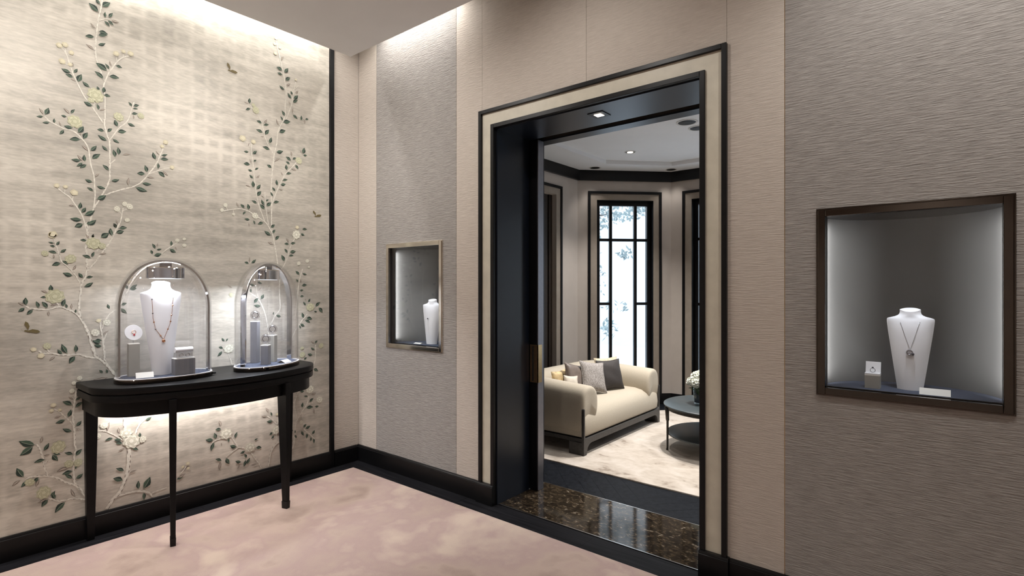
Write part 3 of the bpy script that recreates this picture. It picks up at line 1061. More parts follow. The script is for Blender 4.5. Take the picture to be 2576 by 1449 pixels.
vs = thing('flower_vase', 'glass vase of white blossoms on the round coffee table', 'flowers', (2.075, 2.02, 0.400))
MB().lathe([(0.045, 0.0), (0.055, 0.002), (0.060, 0.05), (0.062, 0.13), (0.060, 0.13), (0.057, 0.05), (0.045, 0.012)], 32).build('vase', 'vase_glass', vs, smooth='all')
MB().lathe([(0.052, 0.014), (0.055, 0.05), (0.056, 0.075)], 24).build('water', 'navy_suede', vs, smooth=True)
rnd = random.Random(11)
stems = MB()
heads = []
for k in range(17):
    if k == 0:
        d_ = Vector((0, 0, 1))
    elif k < 6:
        a = k * 2 * PI / 5
        d_ = Vector((math.cos(a) * 0.6, math.sin(a) * 0.6, 0.8))
    else:
        a = k * 2 * PI / 11
        d_ = Vector((math.cos(a), math.sin(a), 0.15 + 0.2 * (k % 2)))
    d_.normalize()
    heads.append(Vector((0, 0, 0.175)) + Vector((d_.x * 0.078, d_.y * 0.078, d_.z * 0.078)))
for hc in heads:
    stems.tube([(hc.x * 0.2, hc.y * 0.2, 0.012), (hc.x * 0.35, hc.y * 0.35, 0.09), tuple(hc)], 0.0028, 5)
stems.build('stems', 'stem_green', vs, smooth='all')
bl = None
for q, hc in enumerate(heads):
    m = MB()
    for p in range(34):
        z = 1 - 2 * (p + 0.5) / 34
        a = p * 2.39996
        dd = Vector((math.sqrt(1 - z * z) * math.cos(a), math.sqrt(1 - z * z) * math.sin(a), z))
        t1 = dd.cross(Vector((0.3, 0.7, 0.2))).normalized()
        t2 = dd.cross(t1)
        c = dd * 0.034 * rnd.uniform(0.9, 1.1)
        s = 0.0145
        m.add([c - dd * 0.008, c + t1 * s + dd * 0.003, c + (t1 + t2) * s * 0.62 + dd * 0.006, c + t2 * s + dd * 0.003, c + (t2 - t1) * s * 0.62 + dd * 0.006,
               c - t1 * s + dd * 0.003, c - (t1 + t2) * s * 0.62 + dd * 0.006, c - t2 * s + dd * 0.003, c + (t1 - t2) * s * 0.62 + dd * 0.006],
              [(0, 1, 2), (0, 2, 3), (0, 3, 4), (0, 4, 5), (0, 5, 6), (0, 6, 7), (0, 7, 8), (0, 8, 1)])
    m.sphere((0, 0, 0), 0.030, 10, 6)
    m.build('blossom', 'petal_white', vs, loc=tuple(hc))
m = MB()
for k in range(9):
    a = k * 0.7
    b = Vector((math.cos(a) * 0.06, math.sin(a) * 0.06, 0.125))
    t_ = b + Vector((math.cos(a) * 0.045, math.sin(a) * 0.045, 0.004))
    sd_ = Vector((-math.sin(a), math.cos(a), 0)) * 0.014
    mid = (b + t_) / 2 + Vector((0, 0, 0.008))
    m.add([b, mid + sd_, t_, mid - sd_], [(0, 1, 2, 3)])
m.build('leaves', 'stem_green', vs)

# ------------------------------------------------------------------ console table
CY = -1.203
con = thing('console_table', 'black bow-fronted console table standing against the mural', 'table', (0.0, CY, 0.0))


def bow(s):
    s = abs(s)
    x_ = 0.555 - 0.45 * s * s
    if s > 0.50:
        t = min(1.0, (s - 0.50) / 0.133)
        x_ -= (x_ - 0.24) * (1 - math.sqrt(max(0.0, 1 - t * t)))
    return x_


def bow_outline(inset=0.0, back=0.001):
    ss_ = [0.633 * math.sin(PI / 2 * (k / 40.0)) for k in range(-40, 41)]
    pts = [(bow(s), s) for s in ss_]
    if inset:
        q = []
        for k, p in enumerate(pts):
            a, b = Vector(pts[max(0, k - 1)]), Vector(pts[min(80, k + 1)])
            t = (b - a).normalized()
            if k in (0, 80):
                t = Vector((1, 0)) if k == 0 else Vector((-1, 0))
            q.append((p[0] - t.y * inset, p[1] + t.x * inset))
        pts = q
    w_ = pts[0][1]
    return [(back, w_)] + pts + [(back, -w_)]


def slab(name, z0, z1, inset, r=0.0, mat='black_wood'):
    if r:
        lv = [(inset + r, z0), (inset + r * 0.3, z0 + r * 0.3), (inset, z0 + r), (inset, z1 - r), (inset + r * 0.3, z1 - r * 0.3), (inset + r, z1)]
    else:
        lv = [(inset, z0), (inset, z1)]
    MB().rings([[(p[0], p[1], z) for p in bow_outline(i_)] for i_, z in lv]).build(name, mat, con, smooth=True)


slab('table_top', 0.845, 0.880, 0.0, 0.006)
slab('groove', 0.838, 0.845, 0.014)
slab('second_top', 0.800, 0.838, 0.004, 0.004)
# apron: a bent board following the bow
o_ = bow_outline(0.028)
i_ = bow_outline(0.050)
MB().rings([[(a[0], a[1], 0.722), (a[0], a[1], 0.800), (b[0], b[1], 0.800), (b[0], b[1], 0.722)] for a, b in zip(o_, i_)]).build('apron', 'black_wood', con, smooth=True)


def table_leg(cx_, cy_, dirx, diry, dep, wid, z0, z1):
    n_ = Vector((dirx, diry)).normalized()
    t_ = Vector((-n_.y, n_.x))
    c = Vector((cx_, cy_))                      # outer edge line of the leg
    rg = []
    for z, d_, w_ in ((z0 + 0.045, dep[1], wid[1]), (z0 + (z1 - z0) * 0.5, (dep[0] + dep[1]) / 2, (wid[0] + wid[1]) / 2), (z1, dep[0], wid[0])):
        r_ = [c - n_ * d_ - t_ * w_ / 2, c - t_ * w_ / 2, c + t_ * w_ / 2, c - n_ * d_ + t_ * w_ / 2]
        rg.append([(p.x, p.y, z) for p in r_])
    lg = MB().rings(rg).build('leg', 'black_wood', con, bevel=0.002)
    d_, w_ = dep[1] + 0.003, wid[1] + 0.004
    r_ = [c - n_ * (d_ - 0.0015) - t_ * w_ / 2, c + n_ * 0.0015 - t_ * w_ / 2, c + n_ * 0.0015 + t_ * w_ / 2, c - n_ * (d_ - 0.0015) + t_ * w_ / 2]
    e_ = [p * 0.93 + (c - n_ * d_ / 2) * 0.07 for p in r_]
    MB().rings([[(p.x, p.y, z0) for p in e_], [(p.x, p.y, z0 + 0.045) for p in r_]]).build('foot', 'black_lacquer', lg)


table_leg(0.512, -0.325, 0.957, -0.29, (0.078, 0.040), (0.036, 0.024), 0.010, 0.7995)
table_leg(0.512, 0.325, 0.957, 0.29, (0.078, 0.040), (0.036, 0.024), 0.010, 0.7995)
for sy in (-1, 1):
    rg = []
    for z, a, b in ((0.0, 0.560, 0.594), (0.36, 0.553, 0.600), (0.7995, 0.545, 0.605)):
        y0, y1 = sorted((sy * a, sy * b))
        rg.append([(0.024, y0, z), (0.066 - 0.012 * (0.8 - z), y0, z), (0.066 - 0.012 * (0.8 - z), y1, z), (0.024, y1, z)])
    MB().rings(rg).build('leg', 'black_wood', con, bevel=0.002)
MB().box(0.060, 0.075, -0.50, 0.50, 0.780, 0.7925).build('led_strip', 'led_cool', con)
light('console_glow', 'AREA', (0.075, 0, 0.775), 9.0, (1.0, 0.93, 0.9), con, rot=(0, math.radians(20), 0), size=0.02, size_y=1.0)


# ------------------------------------------------------------------ glass domes
def sup(a, b, n_, cnt):
    out = []
    for k in range(cnt):
        t = 2 * PI * k / cnt
        c, s = math.cos(t), math.sin(t)
        out.append((b * math.copysign(abs(c) ** (2 / n_), c), a * math.copysign(abs(s) ** (2 / n_), s)))
    return out                                  # (v, u) = local (x, y)


def dome(label, loc, rz):
    t = thing('glass_dome', label, 'display dome', loc, rz)
    NE, CN = 2.3, 64
    A, B = 0.236, 0.143
    HB, HV, HT = 0.024, 0.405, 0.693

    def lofts(name, lv, mat, parent=t, smooth=True, **k):
        return MB().rings([[(x_, y_, z) for x_, y_ in sup(a, b, NE, CN)] for a, b, z in lv], **k).build(name, mat, parent, smooth=smooth)
    lofts('base', [(A + 0.002, B + 0.002, 0.0), (A + 0.006, B + 0.006, 0.003), (A + 0.006, B + 0.006, HB - 0.003), (A + 0.003, B + 0.003, HB)], 'bronze_mirror')
    lofts('deck', [(A - 0.016, B - 0.016, HB), (A - 0.016, B - 0.016, HB + 0.003)], 'navy_suede')
    n = CN
    o1, o2 = sup(A + 0.003, B + 0.003, NE, n), sup(A - 0.006, B - 0.006, NE, n)
    MB().rings([[(p[0], p[1], HB + 0.0002) for p in o1], [(p[0], p[1], HB + 0.004) for p in o1], [(p[0], p[1], HB + 0.004) for p in o2], [(p[0], p[1], HB + 0.0002) for p in o2]], closed=True).build('rim', 'white_rim', t)
    # glass: two skins 5 mm apart
    zs = [HB + 0.0045, 0.12, 0.22, 0.32, HV]
    lv = [(1.0, z) for z in zs]
    for k in range(1, 15):
        a = PI / 2 * k / 15
        lv.append((math.cos(a) ** 0.92, HV + (HT - HV) * math.sin(a)))
    lv.append((0.02, HT))
    rings = [[(x_, y_, z) for x_, y_ in sup(A * s, B * s, NE, CN)] for s, z in lv]
    rings2 = [[(x_, y_, z) for x_, y_ in sup((A - 0.005) * s, (B - 0.005) * s, NE, CN)] for s, z in [(s, HB + 0.0045 + (z - HB - 0.0045) * (HT - 0.005 - HB) / (HT - HB)) for s, z in lv]]
    m = MB()
    m.rings(rings, cap0=False)
    m.rings(rings2, cap0=False)
    go = m.build('glass_cover', 'dome_glass', t, smooth='all')
    # polished arch inside the glass
    st = []
    path = [(-(A - 0.009), HB + 0.0045)] + [(-(A - 0.009), z) for z in (0.15, 0.28, HV)]
    for k in range(1, 30):
        a = PI * k / 30
        path.append((-(A - 0.009) * math.copysign(abs(math.cos(a)) ** 0.92, math.cos(a)), HV + (HT - 0.012 - HV) * math.sin(a)))
    path += [((A - 0.009), z) for z in (HV, 0.28, 0.15, HB + 0.0045)]
    for k, p in enumerate(path):
        a, b = Vector(path[max(0, k - 1)]), Vector(path[min(len(path) - 1, k + 1)])
        tt_ = (b - a).normalized()
        nn = Vector((tt_.y, -tt_.x))            # inwards
        q = Vector(p) + nn * 0.011
        hw = 0.017
        st.append([(-hw, p[0], p[1]), (hw, p[0], p[1]), (hw, q.x, q.y), (-hw, q.x, q.y)])
    MB().rings(st).build('arch', 'chrome', t, smooth=True)
    # light head under the crown of the arch
    hd_ = lofts('light_head', [(0.092, 0.044, 0.574), (0.096, 0.048, 0.577), (0.096, 0.048, 0.634), (0.093, 0.045, 0.637)], 'chrome')
    lofts('top_plate', [(0.0925, 0.0445, 0.637), (0.0925, 0.0445, 0.640)], 'brass', hd_)
    lofts('lens', [(0.080, 0.034, 0.573), (0.080, 0.034, 0.5738)], 'led_lens', hd_)
    MB().box(-0.008, 0.008, -0.03, 0.03, 0.640, 0.672).build('stem', 'chrome', hd_)
    MB().lathe([(0.007, 0), (0.009, 0.002), (0.009, 0.010), (0.007, 0.012)], 14).build('bumper', 'rubber_black', t, loc=(B * 0.35, A + 0.006, 0.006))
    light('dome_beam', 'AREA', (0, 0, 0.565), 6.5, COOL, hd_, size=0.05, size_y=0.13, spread=170)
    return t


D1 = dome('larger looking glass dome holding the necklace bust, left on the console', (0.255, -1.480, 0.880), math.radians(-5))
D2 = dome('glass dome holding three crystal ring stands, right on the console', (0.262, -0.885, 0.880), math.radians(25))
DZ0 = 0.880 + 0.0275


# ------------------------------------------------------------------ busts, posts, cards
BUST = [(0.0, 0.50, 0.30, 0.16), (0.02, 0.505, 0.31, 0.16), (0.25, 0.64, 0.37, 0.15), (0.50, 0.79, 0.42, 0.14), (0.72, 0.93, 0.42, 0.12), (0.84, 0.995, 0.36, 0.11), (0.875, 1.0, 0.31, 0.11), (0.888, 0.985, 0.29, 0.11),
        (0.900, 0.84, 0.28, 0.12), (0.912, 0.66, 0.28, 0.14), (0.928, 0.53, 0.28, 0.17), (0.945, 0.47, 0.28, 0.19), (0.97, 0.445, 0.28, 0.21), (1.0, 0.45, 0.28, 0.22)]


def bust_at(tz):
    for a, b in zip(BUST, BUST[1:]):
        if a[0] <= tz <= b[0]:
            f = (tz - a[0]) / (b[0] - a[0])
            return [p + (q - p) * f for p, q in zip(a, b)]
    return BUST[-1]


def bust(label, loc, rz, hw, hh, base_k=1.0):
    t = thing('necklace_bust', label, 'display bust', loc, rz)
    rg = []
    n = 40
    for tz, w_, fd, bd in BUST:
        k = 1 + (base_k - 1) * (1 - tz) if tz < 0.88 else 1
        r_ = []
        for q in range(n):
            a = 2 * PI * q / n
            x_ = hw * w_ * k * math.cos(a)
            s_ = math.sin(a)
            y_ = -hw * fd * (1 - abs(math.cos(a)) ** 2.4) if s_ > 0 else hw * bd * (1 - abs(math.cos(a)) ** 2.4)
            z = hh * tz
            if tz > 0.93:
                z += (y_ / hw) * (tz - 0.93) / 0.07 * hh * 0.10 + 0.0
            r_.append((x_, y_ + hw * 0.22 * tz, z))
        rg.append(r_)
    MB().rings(rg).build('body', 'bust_white', t, smooth=True)
    return t


def bust_front(x_, tz, hw, base_k=1.0):
    _, w_, fd, bd = bust_at(tz)
    k = 1 + (base_k - 1) * (1 - tz)
    c = min(1, abs(x_) / (hw * w_ * k))
    return -hw * fd * (1 - c ** 2.4) + hw * 0.22 * tz


def necklace(label, loc, rz, hw, hh, pts, chain, r, base_k=1.0):
    """pts: (x/hw, height fraction) down one side to the other"""
    t = thing('necklace', label, 'necklace', loc, rz)
    P = []
    for (a, b), (c, d_) in zip(pts, pts[1:]):
        for k in range(8):
            f = k / 8
            P.append((a + (c - a) * f, b + (d_ - b) * f))
    P.append(pts[-1])
    W3 = [(x_ * hw, bust_front(x_ * hw, z, hw, base_k) - r - 0.0006, z * hh) for x_, z in P]
    MB().tube(W3, r, 6).build('chain', chain, t, smooth='all')
    return t, W3


def post(label, loc, rz, sx, sy, hh, mat, cap='card_white'):
    t = thing('display_block', label, 'display block', loc, rz)
    MB().box(-sx / 2, sx / 2, -sy / 2, sy / 2, 0, hh - 0.004).build('body', mat, t, bevel=0.001)
    MB().box(-sx / 2, sx / 2, -sy / 2, sy / 2, hh - 0.004, hh).build('cap', cap, t)
    return t


def card(label, loc, rz, w_, hh, lean=0.35):
    t = thing('tent_card', label, 'card', loc, rz)
    d_ = hh * math.sin(lean) + 0.002
    z = hh * math.cos(lean)
    MB().add([(-w_ / 2, -d_, 0), (w_ / 2, -d_, 0), (w_ / 2, 0, z), (-w_ / 2, 0, z), (-w_ / 2, -d_ + 0.0015, 0), (w_ / 2, -d_ + 0.0015, 0), (w_ / 2, 0.0012, z - 0.001), (-w_ / 2, 0.0012, z - 0.001)],
             [(0, 1, 2, 3), (4, 7, 6, 5), (0, 4, 5, 1), (3, 2, 6, 7), (0, 3, 7, 4), (1, 5, 6, 2)]).build('front_leaf', 'card_white', t)
    MB().add([(-w_ / 2, 0.0013, z - 0.0005), (w_ / 2, 0.0013, z - 0.0005), (w_ / 2, d_, 0), (-w_ / 2, d_, 0), (-w_ / 2, 0.0013, z - 0.003), (w_ / 2, 0.0013, z - 0.003), (w_ / 2, d_ - 0.0015, 0), (-w_ / 2, d_ - 0.0015, 0)],
             [(0, 1, 2, 3), (4, 7, 6, 5), (0, 4, 5, 1), (3, 2, 6, 7), (0, 3, 7, 4), (1, 5, 6, 2)]).build('rear_leaf', 'card_white', t)
    return t


def torus_pts(R_, n=24):
    return [(R_ * math.cos(2 * PI * k / n), 0, R_ * math.sin(2 * PI * k / n)) for k in range(n)]


def disc_stand(label, loc, rz, R_, zc, tilt, gem='gem_red'):
    """round white plate on a clear rod, a jewel pinned to it"""
    t = thing('disc_stand', label, 'jewellery stand', loc, rz)
    MB().tube([(0, 0.004, 0), (0, 0.004, zc - R_ * 0.6)], 0.0035, 8).build('rod', 'acrylic', t)
    m = MB()
    n = 32
    ct_, st_ = math.cos(tilt), math.sin(tilt)

    def pt(a, r_, d_):
        x_, z = r_ * math.cos(a), r_ * math.sin(a)
        return (x_, d_ * ct_ + z * st_, zc + z * ct_ - d_ * st_)
    m.rings([[pt(2 * PI * k / n, r_, d_) for k in range(n)] for r_, d_ in ((R_ * 0.97, -0.003), (R_, -0.001), (R_, 0.002), (R_ * 0.97, 0.003))])
    pl_ = m.build('plate', 'bust_white', t, smooth=True)
    rg_ = MB().tube([(x_, -0.006 + z * st_, zc + 0.003 + z * ct_) for x_, _, z in torus_pts(R_ * 0.22, 18)], 0.0014, 6, closed=True).build('ring', 'rose_gold', t)
    MB().sphere((0.0, -0.0075 - R_ * 0.28 * st_, zc - R_ * 0.28), 0.0055, 10, 6).build('stone', gem, rg_)
    return t


def ring_stand(label, loc, rz, R_):
    """clear crystal ring-shaped stand holding a diamond ring"""
    t = thing('crystal_ring_stand', label, 'jewellery stand', loc, rz)
    zc = R_ + 0.010
    MB().lathe([(R_ * 0.55, 0), (R_ * 0.55, 0.003), (R_ * 0.22, 0.006), (R_ * 0.2, 0.0125)], 20).build('foot', 'acrylic', t, smooth=True)
    n = 30
    m = MB()
    m.rings([[(r_ * math.cos(2 * PI * k / n), d_, zc + r_ * math.sin(2 * PI * k / n)) for k in range(n)] for r_, d_ in ((R_ * 0.80, -0.010), (R_, -0.007), (R_, 0.007), (R_ * 0.80, 0.010))])
    m.build('crystal', 'acrylic', t, smooth=True)
    MB().tube([(x_, -0.0125, zc + z) for x_, _, z in torus_pts(R_ * 0.62, 24)], 0.0022, 6, closed=True).build('ring', 'white_gold', t, smooth='all')
    MB().rings([[(0.006 * math.cos(2 * PI * k / 8) * s_, -0.0135 + 0.006 * math.sin(2 * PI * k / 8) * s_, zc + R_ * 0.62 + dz) for k in range(8)] for s_, dz in ((0.2, -0.001), (1.0, 0.005), (0.6, 0.0075))]).build('diamond', 'bust_white', t)
    return t


RZ1 = math.radians(85)
bp = (0.262, -1.500, DZ0)
bust('tall white necklace bust inside the left glass dome', bp, RZ1, 0.1025, 0.522, 0.92)
nk, W3 = necklace('long rose gold necklace with small charms on the tall bust', bp, RZ1, 0.1025, 0.522, [(-0.50, 0.82), (-0.47, 0.62), (-0.36, 0.50), (0.0, 0.385), (0.34, 0.56), (0.45, 0.70), (0.52, 0.84)], 'rose_gold', 0.0011, 0.92)
for q in (0, 6, 11, 16, 21, 29, 33, 37, 43, 48):
    p = W3[min(q, len(W3) - 1)]
    MB().rings([[(p[0] + r_ * math.cos(2 * PI * k / 8), p[1] - 0.001, p[2] + r_ * math.sin(2 * PI * k / 8)) for k in range(8)] for r_ in (0.0045,)] + [[(p[0] + 0.002 * math.cos(2 * PI * k / 8), p[1] - 0.004, p[2] + 0.002 * math.sin(2 * PI * k / 8)) for k in range(8)]]).build('charm', 'rose_gold' if q % 2 else 'white_gold', nk)
p = W3[24]
MB().sphere((p[0], p[1] - 0.004, p[2] - 0.008), 0.009, 12, 8, 1, 0.5, 1).build('pendant', 'rose_gold', nk, smooth='all')

post('slim taupe block with the round plate in the left dome', (0.205, -1.622, DZ0), RZ1, 0.052, 0.045, 0.183, 'taupe_box')
disc_stand('round white plate with a small red jewel in the left dome', (0.205, -1.622, DZ0 + 0.183), RZ1 + 0.15, 0.044, 0.060, 0.25)
post('low wide grey block at the right inside the left dome', (0.345, -1.418, DZ0), RZ1 + 0.06, 0.104, 0.060, 0.094, 'stone_grey_box')
rc = thing('ring_cushion', 'clear frosted holder with two rings on the low grey block', 'jewellery stand', (0.345, -1.418, DZ0 + 0.094), RZ1 + 0.06)
MB().box(-0.042, 0.042, -0.022, 0.022, 0, 0.030).build('block', 'acrylic', rc, bevel=0.004)
MB().rings([[(x_, 0.021 * math.cos(2 * PI * k / 16), 0.0455 + 0.015 * math.sin(2 * PI * k / 16)) for k in range(16)] for x_ in (-0.045, -0.042, 0.042, 0.045)]).build('roll', 'bust_white', rc, smooth=True)
for x_ in (-0.018, 0.014):
    MB().tube([(x_, -0.024 + 0.001, 0.022 + z) if False else (x_ + 0.010 * math.cos(2 * PI * k / 16), -0.0235, 0.016 + 0.010 * math.sin(2 * PI * k / 16)) for k, z in enumerate([0] * 16)], 0.0014, 6, closed=True).build('ring', 'white_gold', rc)
card('white tent card at the front of the left dome', (0.305, -1.598, DZ0), RZ1 - 0.12, 0.082, 0.034, 0.6)

RZ2 = math.radians(100)
post('tall grey block, the highest of three in the right dome', (0.196, -0.937, DZ0), RZ2 + 0.5, 0.044, 0.044, 0.274, 'stone_grey_box')
post('middle height taupe block in the right dome', (0.232, -0.838, DZ0), RZ2 + 0.5, 0.044, 0.044, 0.178, 'taupe_box')
post('short grey block at the front of the right dome', (0.315, -0.925, DZ0), RZ2 + 0.55, 0.048, 0.048, 0.124, 'stone_grey_box')
RF = math.radians(62)
ring_stand('crystal ring stand on the tallest block', (0.196, -0.937, DZ0 + 0.274), RF, 0.030)
ring_stand('crystal ring stand on the middle block', (0.232, -0.838, DZ0 + 0.178), RF, 0.030)
ring_stand('crystal ring stand on the short front block', (0.315, -0.925, DZ0 + 0.124), RF, 0.030)
card('cream tent card lying low in the right dome', (0.315, -0.800, DZ0), RZ2 + 0.35, 0.075, 0.032, 1.05)


# ------------------------------------------------------------------ wall niches
def niche(label, X0, X1, metal, strip):
    t = thing('display_niche', label, 'display niche', ((X0 + X1) / 2, 0.0, NZ[0]))
    hw = (X1 - X0) / 2
    hz = NZ[1] - NZ[0]
    f = 0.034

    def bars(name, i, o__, y0, y1, mat, bevel=0.0, par=t):
        m = MB()
        for s in (-1, 1):
            x0, x1 = sorted((s * (hw - i), s * (hw - o__)))
            m.box(x0, x1, y0, y1, i, hz - i)
        m.box(-hw + o__, hw - o__, y0, y1, i, o__).box(-hw + o__, hw - o__, y0, y1, hz - o__, hz - i)
        return m.build(name, mat, par, bevel=bevel)
    fr = bars('frame', 0.006, f, -0.013, 0.0075, metal, 0.002)
    bars('outer_bead', 0.0, 0.0058, -0.008, -0.0002, metal, 0.001, fr)
    bars('lining', f - 0.004, f, 0.0125, 0.050, 'niche_black')
    MB().box(-hw + f - 0.004, hw - f + 0.004, 0.0080, 0.0120, f - 0.004, hz - f + 0.004).build('glass_pane', 'pane_glass', t)
    # curved back
    n = 40
    bw, dp = hw - 0.016, 0.345
    arc = [(-bw * math.cos(PI * k / n), 0.052 + (dp - 0.052) * math.sin(PI * k / n)) for k in range(n + 1)]
    zb, zt = f + 0.0005, hz - f + 0.004
    m = MB()
    m.rings([[(a, b, zb), (a, b, zt), (a * 1.012, b + 0.004, zt), (a * 1.012, b + 0.004, zb)] for a, b in arc])
    m.build('back_panel', 'niche_grey', t, smooth=True)
    D_ = [(a * 1.012, b + 0.004) for a, b in reversed(arc)]
    D_ = D_ + [(-bw, 0.0125), (bw, 0.0125)]
    MB().prism(list(reversed(D_)), f - 0.006, f).build('shelf', 'navy_suede', t)
    MB().prism(list(reversed(D_)), zt + 0.0005, zt + 0.006).build('top_panel', 'niche_black', t)
    for s in (-1, 1):
        light('niche_strip_light', 'AREA', (s * (hw - 0.028), 0.062, hz / 2), strip[0 if s < 0 else 1], (1.0, 0.95, 0.88), t, rot=(math.radians(90), 0, s * math.radians(-6)), size=0.008, size_y=hz - 0.12, spread=86)
    light('niche_spot', 'SPOT', (0, 0.060, zt - 0.01), 8.0, COOL, t, size=0.012, spot=42, blend=1.0, rot=(math.radians(9), 0, 0))
    return t


niche('large display niche with a dark polished bronze frame holding a white bust', *NR, 'bronze_mirror', (2.6, 2.6))
niche('small display niche with a metal frame coloured pale for reflections left of the doorway', *NL, 'pale_reflection_metal', (1.3, 1.6))
FZ = NZ[0] + 0.034
bp = (3.622, 0.165, FZ)
bust('white necklace bust standing in the large right niche', bp, 0.0, 0.080, 0.333, 1.1)
nk, W3 = necklace('fine chain necklace with a round pendant on the niche bust', bp, 0.0, 0.080, 0.333, [(-0.40, 0.84), (0.02, 0.50), (0.42, 0.85)], 'white_gold', 0.0007, 1.1)
p = W3[8]
pd = MB().tube([(p[0] - 0.002 + 0.0095 * math.cos(2 * PI * k / 20), p[1] - 0.003, p[2] - 0.010 + 0.0095 * math.sin(2 * PI * k / 20)) for k in range(20)], 0.0030, 8, closed=True).build('pendant', 'white_gold', nk, smooth='all')
MB().sphere((p[0] + 0.009, p[1] - 0.004, p[2] - 0.016), 0.006, 10, 6).build('stone', 'gem_dark', pd, smooth='all')
pb_ = post('small taupe block with a white ring box in the right niche', (3.497, 0.118, FZ), 0.0, 0.054, 0.050, 0.058, 'taupe_box')
rb = thing('ring_box', 'open white ring box standing on the taupe block', 'ring box', (3.497, 0.118, FZ + 0.058))
MB().box(-0.027, 0.027, -0.025, 0.025, 0, 0.006).build('tray', 'bust_white', rb, bevel=0.001)
MB().add([(-0.027, 0.012, 0.0062), (0.027, 0.012, 0.0062), (0.027, 0.024, 0.050), (-0.027, 0.024, 0.050), (-0.027, 0.016, 0.0062), (0.027, 0.016, 0.0062), (0.027, 0.028, 0.049), (-0.027, 0.028, 0.049)],
         [(0, 1, 2, 3), (4, 7, 6, 5), (0, 4, 5, 1), (3, 2, 6, 7), (0, 3, 7, 4), (1, 5, 6, 2)]).build('lid', 'bust_white', rb, bevel=0.0005)
MB().tube([(0.009 * math.cos(2 * PI * k / 18), -0.004, 0.0165 + 0.009 * math.sin(2 * PI * k / 18)) for k in range(18)], 0.0013, 6, closed=True).build('ring', 'white_gold', rb, smooth='all')
MB().sphere((0.0, -0.004, 0.0275), 0.004, 10, 6).build('stone', 'gem_dark', rb, smooth='all')
card('white tent card at the front of the large right niche', (3.705, 0.085, FZ), 0.0, 0.098, 0.028, 0.5)

bp = (0.712, 0.150, FZ)
bust('white necklace bust at the right of the small left niche', bp, 0.35, 0.080, 0.333, 1.1)
MB().sphere((0, 0, 0), 0.001, 6, 4)
er = thing('ear_stud', 'single dark stud earring on the small niche bust', 'earring', bp, 0.35)
MB().sphere((-0.020, bust_front(-0.020, 0.58, 0.08, 1.1) - 0.0045, 0.58 * 0.333), 0.0055, 10, 6).build('stone', 'gem_dark', er, smooth='all')
post('grey block at the right edge of the small left niche', (0.838, 0.150, FZ), 0.3, 0.050, 0.045, 0.135, 'stone_grey_box')
disc_stand('round white plate with drop earrings in the small left niche', (0.838, 0.150, FZ + 0.135), 0.3, 0.034, 0.050, 0.2, 'gem_dark')
card('flat white card left of the bust in the small left niche', (0.612, 0.110, FZ), 0.0, 0.075, 0.020, 1.2)

